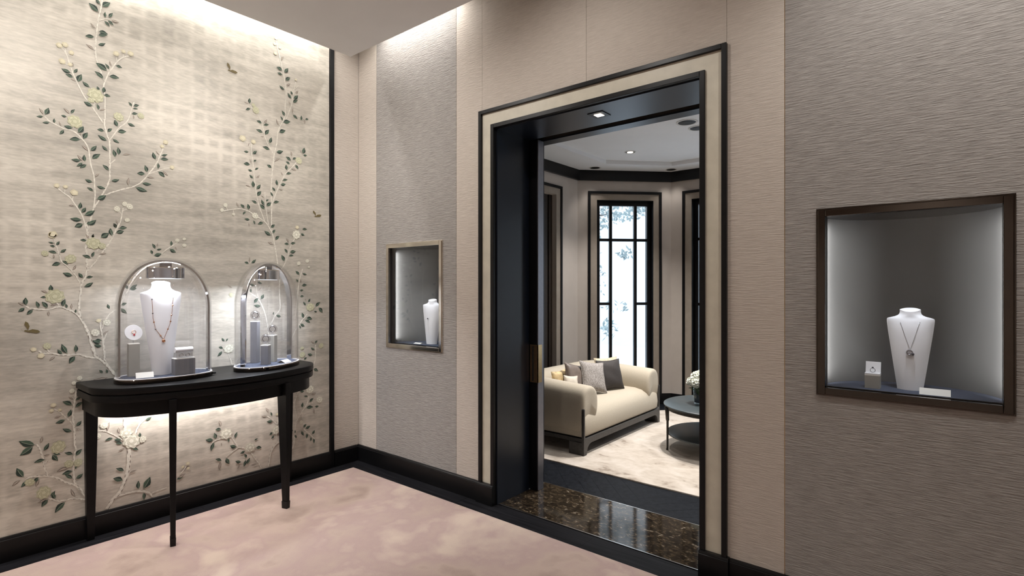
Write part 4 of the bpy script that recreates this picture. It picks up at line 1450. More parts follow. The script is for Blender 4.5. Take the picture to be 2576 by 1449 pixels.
BRANCHES = "12.0:-1718,3042 -1721,2999 -1730,2948 -1738,2894 -1743,2831 -1747,2779 -1747,2732 -1742,2692 -1734,2666 -1726,2641 -1713,2598 -1703,2584;10.5:-1586,2767 -1618,2747 -1644,2716 -1666,2674 -1686,2634 -1701,2587 -1709,2557 -1707,2524 -1703,2492 -1703,2436 -1703,2361;6.0:-1650,2741 -1646,2718;6.0:-1616,2769 -1614,2750;10.5:-1900,2707 -1883,2693 -1872,2667 -1865,2638 -1854,2605 -1847,2580 -1832,2544 -1814,2503 -1796,2467 -1774,2441 -1755,2409 -1736,2381 -1713,2344;6.0:-1883,2713 -1879,2692;6.0:-1868,2677 -1858,2690;6.0:-1886,2629 -1865,2620;6.0:-1766,2526 -1751,2503;6.0:-1753,2451 -1753,2409 -1736,2381;6.0:-1728,2921 -1701,2940 -1678,2947;6.0:-1969,2318 -1952,2301;7.5:-1561,2502 -1573,2460 -1582,2419 -1592,2387;13.5:-1707,2365 -1703,2319 -1692,2274 -1682,2248 -1680,2182 -1680,2125 -1680,2068 -1682,2020 -1697,1976 -1717,1931 -1740,1881 -1759,1837 -1768,1794 -1779,1737 -1785,1700 -1788,1674;10.5:-1959,2304 -1938,2291 -1911,2280 -1886,2270 -1858,2269 -1832,2257 -1811,2234 -1792,2211 -1779,2181 -1774,2136 -1768,2091 -1759,2055 -1753,2019 -1751,1973 -1749,1926 -1753,1875 -1757,1851;9.0:-1592,2388 -1606,2365 -1634,2334 -1650,2307 -1668,2274 -1682,2250;7.5:-1654,2144 -1678,2116;12.0:-1404,2271 -1424,2217 -1441,2168 -1467,2119 -1493,2079 -1523,2035 -1561,2003 -1618,1977 -1666,1954 -1701,1933 -1713,1926;7.5:-1370,2145 -1397,2136 -1441,2115 -1485,2088;10.5:-1911,1938 -1886,1917 -1861,1898 -1840,1864 -1818,1826 -1803,1790 -1794,1750 -1787,1723;10.5:-1616,1867 -1622,1828 -1630,1784 -1650,1734 -1666,1695 -1671,1683;6.0:-1638,1850 -1622,1828;6.0:-1598,1862 -1618,1852;6.0:-1847,1909 -1851,1881;6.0:-1883,1940 -1884,1917;6.0:-1397,2311 -1404,2271;6.0:-1847,2304 -1845,2281;18.0:-1789,1766 -1784,1730 -1786,1683 -1790,1637 -1788,1582 -1786,1527 -1784,1504 -1797,1453 -1812,1416 -1815,1370 -1821,1315 -1819,1265 -1812,1228 -1793,1186 -1779,1143 -1767,1097;12.0:-1636,1776 -1656,1722 -1679,1668 -1703,1624 -1726,1585 -1752,1542 -1782,1499;12.0:-1936,1673 -1926,1651 -1915,1607 -1906,1576 -1898,1545 -1873,1519 -1852,1493 -1830,1457 -1814,1423;12.0:-2044,1303 -2023,1294 -1990,1286 -1956,1287 -1929,1293 -1901,1297 -1873,1283 -1844,1266 -1823,1242 -1814,1230;7.5:-1922,1329 -1903,1297;6.0:-1953,1572 -1936,1562;6.0:-1733,1626 -1741,1607;9.0:-1591,1390 -1611,1349 -1632,1301 -1652,1273 -1677,1255 -1703,1209 -1718,1168;6.0:-1577,1451 -1587,1402;9.0:-1722,1224 -1724,1182 -1718,1139 -1714,1093;7.5:-1695,1147 -1710,1092;7.5:-1330,1686 -1389,1641 -1421,1604 -1451,1578 -1490,1536 -1533,1476 -1591,1390;18.0:-1792,1181 -1777,1136 -1764,1084 -1749,1022 -1726,997 -1703,971 -1679,933 -1648,884 -1624,813 -1616,745 -1611,648 -1607,575;12.0:-1993,1065 -1970,1052 -1943,1050 -1908,1038 -1870,1033 -1826,1032 -1786,1014 -1745,1006;12.0:-1716,1122 -1708,1061 -1705,1004 -1701,975;6.0:-1956,1069 -1946,1050;6.0:-1973,1046 -1990,1039;10.5:-1821,878 -1830,848 -1837,803 -1844,754 -1848,710 -1846,664 -1843,618 -1841,576 -1840,528;7.5:-1929,746 -1908,729 -1880,693 -1859,666 -1844,638;12.0:-1482,634 -1533,589 -1550,548 -1562,502;9.0:-1741,590 -1706,583 -1671,559 -1636,528 -1616,509;10.5:-1840,533 -1835,512 -1843,468 -1846,410 -1844,355 -1837,317 -1808,262 -1775,206 -1752,167 -1743,138;10.5:-2002,572 -1988,547 -1978,505 -1972,460 -1963,422 -1953,391;12.0:-2046,401 -2020,405 -1990,401 -1953,391 -1915,370 -1880,338 -1844,314 -1823,294 -1808,267;7.5:-1956,478 -1970,455;10.5:-1950,273 -1929,256 -1901,243 -1866,241 -1837,237 -1812,225 -1786,214;24.0:-1589,474 -1587,421 -1589,363 -1597,307 -1611,263 -1636,207 -1671,175 -1693,133;12.0:-1644,190 -1595,195 -1537,190 -1490,169 -1465,137;6.0:-1469,160 -1389,170;9.0:-695,3182 -683,3122 -667,3062 -655,3012 -640,2957 -630,2900 -621,2843 -621,2783 -627,2722 -627,2656 -643,2610 -667,2563 -683,2512 -689,2437;7.5:-545,2926 -558,2861 -570,2797 -577,2747 -593,2701 -612,2648 -630,2613;5.4:-570,2876 -558,2849;5.4:-522,2902 -551,2869;5.4:-567,2689 -509,2673 -469,2664;7.5:-879,2665 -857,2633 -831,2611 -805,2572 -787,2518 -776,2468 -758,2426 -734,2389 -709,2353;12.0:-689,2441 -698,2401 -710,2346 -719,2256 -728,2166 -731,2078 -728,1991 -728,1903 -728,1850 -722,1792;9.0:-535,2336 -580,2280 -624,2230 -661,2159 -686,2102 -710,2040 -722,2003 -728,1979;9.0:-868,2401 -871,2349 -862,2288 -854,2204 -845,2120 -834,2047 -817,1974 -796,1919 -779,1874;7.5:-776,2078 -773,2014 -767,1957 -758,1894 -749,1848;10.5:-1053,1913 -1006,1927 -946,1939 -896,1931 -851,1910 -811,1888 -770,1863 -746,1831 -722,1786 -710,1734 -698,1676 -691,1635;9.0:-551,1769 -580,1718 -596,1675 -605,1642;5.4:-1038,1943 -1027,1922;5.4:-990,1909 -992,1929;13.5:-708,1719 -695,1649 -682,1569 -669,1484 -670,1373 -666,1251 -698,1208 -737,1133 -751,1101 -754,992 -770,885;9.0:-593,1687 -605,1636 -634,1568 -658,1534;9.0:-883,1369 -825,1326 -787,1255 -765,1178 -751,1101;7.5:-835,1460 -835,1390 -825,1336;9.0:-491,1544 -509,1486 -522,1429 -531,1344 -540,1259 -552,1174;9.0:-454,1204 -503,1149 -540,1100 -576,1034;7.5:-385,967 -385,898 -395,830 -422,764 -469,714 -522,636 -541,596 -554,556 -551,507 -541,456 -538,419 -551,367 -554,307 -564,243;9.0:-443,587 -449,545 -483,495 -522,440 -538,413;7.5:-599,623 -558,550;6.0:-409,532 -449,526 -469,505;9.0:-1022,958 -1011,924 -1000,878;7.5:-758,493 -722,460 -686,418;7.5:-674,475 -683,423;7.5:-689,347 -689,300;7.5:-1110,398 -1079,402 -1053,408;6.0:-483,347 -436,300 -395,254;9.0:-1001,397 -966,330 -949,317 -913,303;7.5:-960,317 -1001,297 -1040,271;10.5:-871,260 -841,210 -816,167 -798,138;15.0:-664,300 -709,272 -735,228 -744,180 -748,137;15.0:-553,298 -570,227 -597,176 -624,131;7.5:-1068,403 -1107,397 -1128,384;6.0:-1277,284 -1290,259 -1315,233;7.5:-1351,1667 -1375,1649 -1402,1627 -1423,1606"
LEAVES = "-1723,3010,-1743,3036,0;-1719,3000,-1682,3038,0;-1730,2960,-1774,2996,0;-1701,2943,-1702,2976,0;-1686,2949,-1668,2984,0;-1711,2930,-1684,2905,0;-1696,2938,-1666,2919,0;-1680,2947,-1640,2945,1;-1742,2864,-1768,2889,1;-1738,2857,-1694,2856,0;-1740,2831,-1697,2848,0;-1747,2818,-1790,2809,0;-1742,2777,-1705,2798,0;-1750,2739,-1788,2762,1;-1688,2639,-1740,2671,0;-1682,2652,-1701,2681,0;-1670,2672,-1680,2703,1;-1657,2689,-1624,2685,0;-1705,2590,-1747,2622,0;-1690,2616,-1640,2620,0;-1852,2583,-1894,2593,0;-1848,2585,-1831,2612,0;-1844,2558,-1877,2569,0;-1827,2536,-1812,2584,0;-1834,2541,-1856,2550,1;-1769,2526,-1803,2549,0;-1713,2511,-1709,2545,0;-1713,2501,-1681,2503,0;-1732,2517,-1740,2541,0;-1755,2425,-1796,2439,0;-1733,2407,-1740,2440,0;-1732,2405,-1703,2422,1;-1970,2322,-1954,2362,0;-1972,2322,-1989,2351,1;-1970,2318,-1999,2309,0;-1859,2355,-1842,2384,0;-1861,2352,-1886,2377,1;-1872,2338,-1897,2340,0;-1571,2468,-1588,2493,0;-1567,2474,-1539,2488,0;-1571,2460,-1545,2465,0;-1578,2426,-1546,2436,0;-1565,2399,-1565,2421,1;-1845,2615,-1849,2641,1;-1943,2292,-1974,2283,0;-1926,2287,-1928,2313,0;-1895,2277,-1907,2301,1;-1845,2282,-1883,2285,0;-1886,2267,-1905,2238,0;-1831,2257,-1805,2297,0;-1803,2227,-1785,2267,0;-1809,2226,-1858,2217,0;-1814,2247,-1818,2262,1;-1779,2165,-1807,2191,1;-1775,2168,-1746,2202,0;-1767,2122,-1729,2158,0;-1805,2102,-1827,2133,1;-1794,2102,-1798,2140,0;-1809,2111,-1851,2108,0;-1804,2103,-1830,2076,0;-1783,2093,-1814,2069,0;-1703,2296,-1736,2299,0;-1693,2293,-1672,2317,0;-1687,2242,-1731,2266,0;-1670,2265,-1638,2245,0;-1640,2333,-1655,2370,0;-1648,2305,-1605,2316,0;-1598,2372,-1561,2360,0;-1686,2184,-1714,2210,0;-1655,2153,-1664,2195,0;-1638,2169,-1642,2213,0;-1622,2176,-1584,2187,1;-1682,2070,-1711,2100,0;-1680,2016,-1639,2030,0;-1752,2023,-1731,2048,1;-1757,1996,-1791,2006,0;-1747,1980,-1705,1970,0;-1755,1942,-1783,1962,0;-1747,1900,-1703,1928,0;-1590,1997,-1588,2045,1;-1561,2003,-1500,1984,0;-1527,2029,-1478,2028,0;-1499,2065,-1461,2067,1;-1500,2084,-1542,2082,0;-1495,2090,-1506,2133,0;-1446,2177,-1463,2219,0;-1430,2188,-1386,2193,0;-1424,2212,-1390,2224,0;-1430,2213,-1446,2233,1;-1438,2124,-1437,2159,0;-1441,2114,-1406,2086,0;-1413,2123,-1386,2097,1;-1822,1834,-1816,1872,0;-1814,1817,-1794,1847,0;-1805,1803,-1756,1835,0;-1804,1781,-1855,1782,0;-1790,1750,-1749,1782,0;-1800,1760,-1838,1740,0;-1840,1853,-1865,1852,1;-1646,1747,-1662,1771,0;-1640,1746,-1602,1754,0;-1652,1717,-1616,1732,0;-1668,1697,-1678,1739,0;-1759,1679,-1757,1702,0;-1726,1683,-1690,1712,0;-1638,1769,-1650,1794,1;-1801,1760,-1837,1740,0;-1792,1757,-1764,1769,0;-1646,1746,-1661,1771,0;-1642,1744,-1603,1752,0;-1654,1717,-1618,1732,0;-1667,1697,-1675,1739,0;-1726,1684,-1689,1712,0;-1760,1678,-1756,1702,0;-1784,1663,-1814,1667,0;-1777,1668,-1790,1697,1;-1927,1642,-1950,1647,0;-1924,1629,-1908,1652,0;-1923,1621,-1944,1628,0;-1913,1587,-1949,1596,0;-1908,1592,-1881,1611,0;-1896,1536,-1934,1523,0;-1866,1526,-1892,1546,0;-1931,1557,-1932,1580,1;-1852,1497,-1837,1525,1;-1844,1467,-1887,1481,0;-1801,1454,-1821,1481,0;-1793,1456,-1762,1463,0;-1806,1403,-1763,1429,0;-1764,1565,-1803,1581,0;-1763,1569,-1754,1602,0;-1735,1589,-1701,1596,1;-1946,1375,-1944,1413,0;-1953,1371,-1980,1384,1;-1958,1351,-1983,1349,0;-2041,1305,-2044,1346,0;-2049,1305,-2072,1323,1;-2046,1301,-2071,1279,0;-2011,1288,-2037,1262,0;-1993,1289,-2002,1326,0;-1955,1288,-1977,1323,0;-1913,1313,-1941,1305,1;-1894,1294,-1883,1335,0;-1876,1286,-1880,1312,0;-1853,1280,-1853,1311,1;-1836,1259,-1835,1281,0;-1950,1280,-1951,1252,1;-1679,1277,-1690,1305,0;-1630,1287,-1601,1255,0;-1628,1297,-1601,1310,0;-1593,1390,-1607,1417,0;-1589,1393,-1550,1419,0;-1589,1390,-1552,1396,0;-1451,1634,-1467,1666,0;-1449,1633,-1421,1640,0;-1445,1648,-1440,1671,1;-1465,1597,-1423,1609,0;-1467,1602,-1475,1627,0;-1756,1100,-1722,1102,0;-1714,1132,-1689,1152,1;-1892,1036,-1912,1064,0;-1868,1035,-1894,1089,0;-1838,1038,-1837,1082,0;-1834,1028,-1862,990,0;-1919,1032,-1946,1012,1;-1718,1087,-1757,1102,0;-1714,1068,-1750,1077,0;-1712,911,-1729,932,0;-1693,908,-1697,932,0;-1681,890,-1750,883,1;-1848,751,-1889,778,0;-1844,786,-1866,803,1;-1841,776,-1815,791,0;-1843,736,-1808,762,0;-1874,687,-1859,727,0;-1877,683,-1919,671,0;-1898,703,-1926,697,1;-1839,633,-1814,658,0;-1837,626,-1814,611,1;-1846,608,-1889,631,0;-1988,573,-1980,606,1;-1691,573,-1683,623,1;-1640,552,-1640,586,1;-1660,533,-1699,527,0;-1620,515,-1656,522,0;-1535,506,-1533,535,0;-1508,604,-1475,618,0;-1550,617,-1537,634,1;-1998,569,-2064,601,0;-2010,572,-2062,533,0;-1978,527,-1953,565,0;-1938,507,-1915,468,0;-1939,507,-1906,497,0;-1943,506,-1970,507,1;-1960,483,-2007,478,0;-2047,406,-2076,461,0;-2060,403,-2094,381,1;-2036,396,-2060,366,0;-1990,399,-2010,374,0;-1987,389,-2002,352,1;-1844,478,-1882,498,0;-1839,467,-1812,500,0;-1844,389,-1891,385,0;-1848,345,-1880,376,0;-1841,343,-1808,363,0;-1862,414,-1913,407,1;-1837,396,-1834,413,0;-1834,240,-1855,290,1;-1922,258,-1934,291,0;-1948,277,-1927,302,0;-1950,271,-1978,238,0;-1956,277,-1993,262,1;-1875,237,-1921,191,0;-1607,324,-1647,351,0;-1613,270,-1660,297,0;-1591,305,-1552,317,1;-1537,195,-1539,247,0;-1520,190,-1483,252,0;-1514,179,-1512,134,0;-1577,455,-1543,437,0;-1603,468,-1636,454,1;-1616,490,-1648,500,0;-661,3037,-641,3073,1;-644,2971,-686,2985,0;-638,2961,-608,3000,0;-642,2940,-683,2945,0;-627,2904,-593,2937,0;-623,2873,-591,2897,1;-625,2837,-666,2857,0;-574,2784,-604,2821,0;-567,2819,-583,2842,0;-567,2789,-532,2823,0;-572,2760,-534,2788,0;-554,2838,-528,2861,1;-583,2742,-599,2765,1;-627,2644,-650,2679,0;-570,2682,-567,2719,1;-574,2675,-535,2652,0;-506,2643,-502,2681,0;-473,2661,-446,2670,0;-473,2661,-473,2630,1;-643,2608,-661,2636,0;-648,2597,-593,2615,0;-671,2568,-692,2608,1;-677,2516,-629,2542,0;-793,2554,-831,2565,0;-790,2543,-751,2557,0;-787,2558,-763,2590,1;-785,2490,-833,2502,0;-776,2477,-749,2518,0;-882,2668,-882,2706,0;-885,2669,-916,2675,1;-871,2641,-907,2623,0;-777,2467,-805,2463,1;-749,2423,-731,2468,0;-734,2379,-787,2392,0;-701,2374,-648,2390,0;-709,2302,-671,2330,1;-725,2252,-758,2270,0;-885,2338,-919,2337,0;-867,2327,-838,2353,0;-893,2373,-885,2398,1;-857,2275,-838,2290,0;-875,2251,-919,2251,0;-874,2258,-882,2285,1;-861,2211,-891,2215,0;-850,2216,-824,2237,0;-854,2158,-881,2180,0;-842,2163,-817,2187,1;-860,2092,-862,2137,0;-840,2086,-811,2122,0;-874,2096,-907,2105,1;-833,2038,-805,2074,0;-829,1985,-864,2004,0;-775,1950,-808,1982,0;-776,1979,-799,2017,0;-779,2034,-799,2049,1;-770,2009,-751,2026,0;-767,1974,-734,2004,0;-761,1931,-743,1942,1;-713,2051,-733,2081,0;-701,2088,-721,2115,0;-719,2006,-677,2020,0;-681,2132,-692,2172,0;-667,2146,-627,2155,0;-652,2175,-612,2189,0;-646,2209,-658,2234,1;-677,2115,-649,2110,1;-624,2227,-583,2240,0;-610,2255,-619,2294,0;-588,2303,-619,2318,0;-579,2330,-618,2353,0;-572,2342,-545,2360,0;-577,2362,-583,2397,1;-554,2312,-528,2283,0;-586,2273,-545,2268,1;-493,2396,-479,2445,0;-489,2395,-459,2396,0;-496,2399,-509,2421,1;-954,1947,-971,1978,1;-916,1943,-942,1968,0;-890,1934,-896,1975,0;-905,1927,-927,1905,0;-877,1873,-914,1875,0;-860,1872,-848,1845,0;-782,1861,-822,1847,0;-891,1852,-888,1824,1;-734,1823,-707,1851,0;-722,1786,-703,1814,0;-725,1774,-775,1800,0;-705,1740,-674,1772,0;-711,1704,-752,1722,1;-593,1718,-630,1721,0;-589,1721,-553,1732,0;-596,1729,-618,1758,1;-608,1650,-630,1682,0;-596,1660,-551,1670,0;-499,1837,-459,1840,0;-509,1808,-479,1795,0;-595,1662,-551,1670,0;-602,1635,-567,1638,0;-632,1588,-653,1634,0;-886,1565,-915,1577,0;-878,1568,-843,1596,0;-883,1570,-881,1608,1;-514,1492,-545,1523,0;-497,1512,-461,1502,0;-525,1441,-541,1462,0;-503,1415,-461,1423,0;-503,1435,-509,1461,1;-516,1384,-488,1385,0;-514,1335,-485,1339,0;-460,1268,-484,1295,0;-451,1291,-432,1317,0;-457,1294,-469,1320,1;-391,1252,-351,1288,0;-365,1254,-331,1215,0;-400,1226,-375,1219,0;-485,1168,-497,1212,0;-466,1176,-419,1165,0;-479,1162,-435,1140,0;-512,1138,-479,1116,0;-509,1092,-516,1121,0;-996,1401,-1023,1416,1;-843,1417,-879,1427,0;-833,1446,-800,1433,0;-873,1363,-873,1395,0;-825,1379,-808,1401,1;-811,1317,-787,1352,0;-857,1289,-825,1326,0;-800,1274,-849,1279,0;-715,1203,-712,1228,0;-698,1208,-663,1196,0;-1045,1043,-1064,1066,0;-1040,1042,-1027,1060,0;-1056,997,-1083,1009,0;-1061,986,-1090,954,0;-388,929,-422,948,0;-392,977,-371,997,0;-395,977,-422,995,1;-406,893,-446,903,0;-409,788,-368,767,0;-412,782,-422,808,0;-483,861,-459,877,0;-473,629,-509,631,0;-446,581,-477,589,0;-439,534,-406,562,0;-493,502,-489,542,0;-469,498,-412,498,0;-395,501,-362,496,0;-399,486,-395,448,1;-426,597,-385,600,1;-561,511,-589,519,0;-596,340,-570,357,0;-554,325,-551,349,0;-558,320,-541,292,0;-486,351,-463,377,0;-476,346,-433,359,0;-502,342,-483,301,0;-459,314,-459,274,0;-426,279,-426,245,0;-419,290,-395,317,0;-406,263,-399,224,0;-758,493,-799,502,1;-716,450,-758,455,0;-728,485,-734,515,0;-716,371,-741,355,0;-707,351,-729,329,0;-1066,462,-1103,467,0;-1074,478,-1082,520,1;-749,512,-770,550,1;-981,378,-968,420,0;-1024,396,-1024,368,0;-854,339,-828,348,0;-1103,402,-1113,442,0;-966,321,-1009,340,0;-844,287,-804,281,0;-910,287,-944,274,0;-1040,271,-1020,225,0;-1063,250,-1102,271,0;-1071,255,-1079,202,1;-904,229,-916,259,0;-934,212,-975,228,0;-910,227,-922,182,0;-901,183,-883,224,0;-946,203,-966,175,1;-829,180,-868,174,1;-1340,201,-1305,208,0;-1335,211,-1290,226,1;-1109,392,-1131,339,0;-1109,409,-1112,444,0;-1112,404,-1161,413,0;-1071,377,-1068,353,1;-1368,1656,-1366,1690,0;-1377,1645,-1343,1625,0;-1345,1661,-1334,1639,1"
FLOWERS = "-1907,2718,15,b;-1883,2729,15,b;-1856,2695,13,b;-1895,2635,16,b;-1861,2628,11,b;-1650,2759,16,b;-1615,2784,12,b;-1579,2783,16,b;-1747,2490,42,y;-1766,2459,18,y;-1638,2395,27,y;-1527,2428,19,y;-1840,2319,36,y;-1918,1955,13,b;-1881,1954,11,b;-1843,1927,18,b;-1608,1892,15,w;-1584,1880,19,w;-1646,1859,18,w;-1596,1799,14,w;-1361,2150,14,b;-1397,2298,15,b;-1415,2269,12,b;-1937,1684,18,b;-1756,1651,37,y;-1718,1639,20,y;-1967,1585,17,y;-1859,1560,27,y;-1926,1355,43,y;-1749,1148,23,w;-1695,1202,21,w;-1587,1436,12,b;-1577,1465,10,b;-1934,1690,19,b;-1733,1215,12,b;-1958,1089,19,y;-2013,1076,13,b;-1983,1040,15,b;-1819,899,14,w;-1844,875,12,w;-1853,833,14,w;-1932,769,13,b;-1941,740,11,b;-1905,738,9,b;-1708,614,21,w;-1747,596,13,w;-1736,559,17,w;-1601,547,34,w;-1575,497,47,w;-1518,495,22,w;-1912,538,36,y;-2028,379,22,y;-1972,308,35,y;-1866,435,23,y;-1826,432,23,y;-696,3191,12,b;-705,3147,11,b;-667,3132,9,b;-701,3081,12,b;-840,2638,26,y;-857,2668,14,y;-545,2938,9,b;-930,2423,23,b;-845,1902,24,w;-1043,1953,15,w;-1065,1917,14,w;-991,1898,11,w;-522,2345,27,y;-541,1794,35,w;-535,1849,15,b;-857,2415,17,b;-429,1256,34,y;-522,1583,16,w;-454,1603,16,w;-441,1557,9,w;-1006,1354,15,y;-1022,994,34,w;-340,957,22,y;-433,635,34,w;-354,545,28,w;-502,400,17,w;-692,382,36,w;-689,494,11,b;-1038,426,40,w;-496,951,15,y;-493,902,24,y;-880,299,37,w;-1272,288,13,b;-1300,273,10,b;-1270,257,10,b;-1332,1698,13,w;-1292,1709,11,w;-1292,1669,13,w"

# ------------------------------------------------------------------ painted mural
mural = thing('mural_panel', 'silver leaf mural painted with tall flowering branches and butterflies', 'mural', (0, 0, 0))
MB().box(-0.014, 0.0, YE, -0.268, 0.10, ZT - 0.01).build('silver_leaf_ground', 'silver_leaf', mural)


def smooth_line(ps, sub=4):
    out = []
    for k in range(len(ps) - 1):
        p0, p1, p2, p3 = ps[max(0, k - 1)], ps[k], ps[k + 1], ps[min(len(ps) - 1, k + 2)]
        for q in range(sub):
            t = q / sub
            out.append(tuple(0.5 * ((2 * p1[i]) + (-p0[i] + p2[i]) * t + (2 * p0[i] - 5 * p1[i] + 4 * p2[i] - p3[i]) * t * t + (-p0[i] + 3 * p1[i] - 3 * p2[i] + p3[i]) * t ** 3) for i in (0, 1)))
    out.append(ps[-1])
    return out


rnd = random.Random(5)
for n_, bs in enumerate(BRANCHES.split(';')):
    wd, pts = bs.split(':')
    wd = float(wd) / 1000.0 * 0.82
    ps = smooth_line([tuple(float(c) / 1000.0 for c in p.split(',')) for p in pts.split()])
    if len(ps) < 2:
        continue
    wd *= 1.0 if ps[0][1] < 1.45 else 0.68       # finer stems higher up
    m = MB()
    top, bot = [], []
    for k, p in enumerate(ps):
        a, b = Vector(ps[max(0, k - 1)]), Vector(ps[min(len(ps) - 1, k + 1)])
        t = (b - a)
        t = t.normalized() if t.length > 1e-9 else Vector((1, 0))
        nv = Vector((-t.y, t.x)) * wd / 2 * rnd.uniform(0.85, 1.15)
        xo = 0.0008 + 0.00001 * n_
        top.append((xo, p[0] + nv.x, p[1] + nv.y))
        bot.append((xo, p[0] - nv.x, p[1] - nv.y))
    N_ = len(ps)
    m.add(top + bot, [(k, k + 1, N_ + k + 1, N_ + k) for k in range(N_ - 1)])
    # dark dashes of bark along the thicker stems
    if wd > 0.0060:
        m.cur = 1
        for k in range(1, N_ - 1, 2):
            c = Vector(ps[k])
            s = rnd.choice((-1, 1))
            a, b = Vector(ps[k - 1]), Vector(ps[k + 1])
            t = (b - a).normalized()
            nv = Vector((-t.y, t.x))
            c = c + nv * s * wd * 0.34
            l_ = wd * rnd.uniform(0.5, 1.1)
            q = [c - t * l_, c + nv * wd * 0.10, c + t * l_, c - nv * wd * 0.10]
            m.add([(0.0011 + 0.00001 * n_, p_.x, p_.y) for p_ in q], [(0, 1, 2, 3)])
    m.build('painted_branch', ['paint_branch', 'paint_pale_line'], mural)


def leaf_mesh(name, kind, w_):
    """unit leaf: base at 0, tip at (y=1), lying in the yz plane"""
    m = MB()
    prof = [(0.0, 0.0), (0.14, 0.05), (0.30, 0.62), (0.48, 1.0), (0.66, 0.86), (0.84, 0.42), (1.0, 0.0)]
    bend = lambda t: 0.06 * math.sin(PI * t)
    up = [(t, bend(t) + w_ * p) for t, p in prof]
    lo = [(t, bend(t) - w_ * p) for t, p in prof]
    mid = [(t, bend(t)) for t, p in prof]

    def strip(a, b, x_):
        n = len(a)
        vs = [(x_, *p) for p in a] + [(x_, *p) for p in b]
        m.add(vs, [(k, k + 1, n + k + 1, n + k) for k in range(n - 1)])
    if kind == 'green':
        m.cur = 0
        strip(up, mid, 0)
        m.cur = 1
        strip(mid, lo, 0)
        m.cur = 2
        strip([(t, y_ + 0.012) for t, y_ in mid[1:-1]], [(t, y_ - 0.012) for t, y_ in mid[1:-1]], 0.0003)
        return m.mesh(name, ['paint_leaf_dark', 'paint_leaf_mid', 'paint_leaf_rib'])
    m.cur = 1
    strip(up, lo, 0)
    m.cur = 0
    strip([(t * 0.9 + 0.05, bend(t) + w_ * p * 0.62) for t, p in prof], [(t * 0.9 + 0.05, bend(t) - w_ * p * 0.62) for t, p in prof], 0.0003)
    return m.mesh(name, ['paint_pale_fill', 'paint_pale_line'])


LM = {0: [leaf_mesh('painted_leaf', 'green', w_) for w_ in (0.205, 0.235, 0.18)], 1: [leaf_mesh('painted_leaf', 'pale', w_) for w_ in (0.11, 0.14)]}
lv_ = []
for ls in LEAVES.split(';'):
    a, b, c, d_, k = [int(v) for v in ls.split(',')]
    A_, B_ = Vector((a / 1000, b / 1000)), Vector((c / 1000, d_ / 1000))
    lv_.append(((B_ - A_).length * 1.12, A_, B_, k))
lv_.sort(key=lambda q: -q[0])
rest = MB()
for n_, (ln, A_, B_, k) in enumerate(lv_):
    me = LM[k][n_ % len(LM[k])]
    ang = math.atan2(B_.y - A_.y, B_.x - A_.x)
    fl_ = -1 if n_ % 2 else 1
    if n_ < 300:
        o = link('painted_leaf', me, mural)
        o.location = (0.0020 + 0.00001 * (n_ % 40), A_.x, A_.y)
        o.rotation_euler = (ang, 0, 0)
        o.scale = (1, ln, ln * fl_)
    else:
        c_, s_ = math.cos(ang), math.sin(ang)
        for pf in me.polygons:
            vs = []
            for vi in pf.vertices:
                v = me.vertices[vi].co
                y_, z = v.y * ln, v.z * ln * fl_
                vs.append((0.0020 + v.x, A_.x + y_ * c_ - z * s_, A_.y + y_ * s_ + z * c_))
            rest.cur = pf.material_index + (3 if k else 0)
            rest.add(vs, [tuple(range(len(vs)))])
o = rest.build('small_painted_leaves', ['paint_leaf_dark', 'paint_leaf_mid', 'paint_leaf_rib', 'paint_pale_fill', 'paint_pale_line'], mural)
o['kind'] = 'stuff'


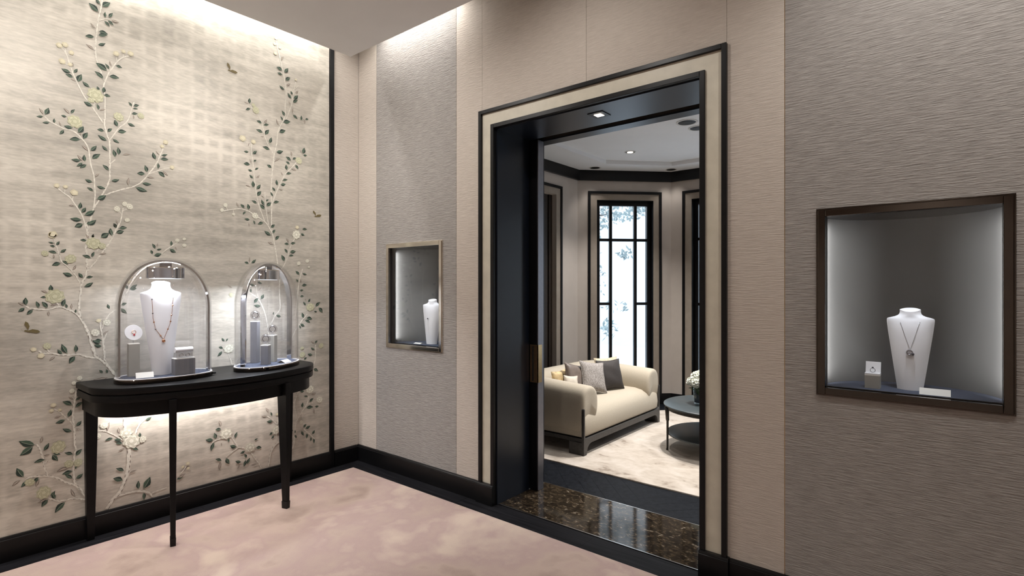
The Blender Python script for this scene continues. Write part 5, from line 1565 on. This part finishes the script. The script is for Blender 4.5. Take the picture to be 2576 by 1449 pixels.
def flower_mesh(kind):
    m = MB()
    cfg = {'y': 'paint_yellow', 'w': 'paint_white', 'b': 'paint_bud'}[kind]

    def lobed(R_, lobes, ph, x_, mat, depth=0.16, cy_=0.0, cz_=0.0):
        n = lobes * 5
        m.cur = mat
        vs = [(x_, cy_, cz_)]
        for k in range(n):
            a = 2 * PI * k / n + ph
            r_ = R_ * (1 - depth * abs(math.cos(lobes * (a - ph) / 2)) ** 3)
            vs.append((x_, cy_ + r_ * math.cos(a), cz_ + r_ * math.sin(a)))
        m.add(vs, [(0, k + 1, (k + 1) % n + 1) for k in range(n)])
    if kind == 'b':
        lobed(0.50, 3, 2.2, 0.0, 2, 0.1, 0, -0.62)
        lobed(1.0, 5, 0.3, 0.0002, 0, 0.12)
        lobed(0.62, 4, 1.0, 0.0004, 1, 0.15, 0.1, 0.12)
    else:
        lobed(1.0, 8, 0.0, 0.0, 0)
        lobed(0.86, 7, 0.4, 0.0003, 2, 0.2)
        lobed(0.80, 7, 0.5, 0.0005, 1, 0.2)
        lobed(0.60, 6, 0.1, 0.0007, 2, 0.22)
        lobed(0.54, 6, 0.2, 0.0009, 0, 0.22)
        lobed(0.34, 5, 0.7, 0.0011, 2, 0.2)
        lobed(0.28, 5, 0.8, 0.0013, 1, 0.2)
    return m.mesh('painted_flower', [cfg + '_a', cfg + '_b', cfg + '_c'])


FM = {k: flower_mesh(k) for k in 'ywb'}
for n_, fs_ in enumerate(FLOWERS.split(';')):
    a, b, r_, k = fs_.split(',')
    r_ = int(r_) / 1000.0
    o = link('painted_flower' if k != 'b' else 'painted_bud', FM[k], mural)
    o.location = (0.0026, int(a) / 1000, int(b) / 1000)
    o.rotation_euler = (rnd.uniform(-0.5, 0.5) if k == 'b' else rnd.uniform(0, 6.28), 0, 0)
    o.scale = (1, r_ * 1.02, r_ * 0.92)


def butterfly(y_, z, s, rot):
    m = MB()

    def wing(pts, mat):
        m.cur = mat
        m.add([(0.0002 * mat, a, b) for a, b in pts], [tuple(range(len(pts)))])
    wing([(0, 0), (-0.10, 0.25), (-0.30, 0.62), (-0.22, 0.95), (0.0, 0.80), (0.12, 0.40)], 1)
    wing([(0, 0.03), (-0.06, 0.25), (-0.20, 0.55), (-0.05, 0.60), (0.08, 0.35)], 0)
    wing([(0.05, 0), (0.35, 0.10), (0.80, -0.02), (0.98, -0.22), (0.70, -0.36), (0.25, -0.25)], 1)
    wing([(0.07, 0.0), (0.35, 0.05), (0.62, -0.06), (0.60, -0.24), (0.25, -0.20)], 0)
    m.cur = 1
    m.add([(0.0004, -0.34, -0.06), (0.0004, -0.2, 0.06), (0.0004, 0.25, -0.10), (0.0004, 0.2, -0.24), (0.0004, -0.15, -0.14)], [(0, 1, 2, 3, 4)])
    m.add([(0.0004, -0.34, -0.06), (0.0004, -0.55, 0.10), (0.0004, -0.52, 0.11)], [(0, 1, 2)])
    o = m.build('painted_butterfly', ['paint_wing_a', 'paint_wing_b'], mural)
    o.location = (0.0024, y_, z)
    o.scale = (1, s, s)
    o.rotation_euler = (rot, 0, 0)


butterfly(-2.035, 1.178, 0.050, 0.0)
butterfly(-1.014, 2.862, 0.050, 0.15)
butterfly(-0.382, 1.950, 0.046, 0.4)
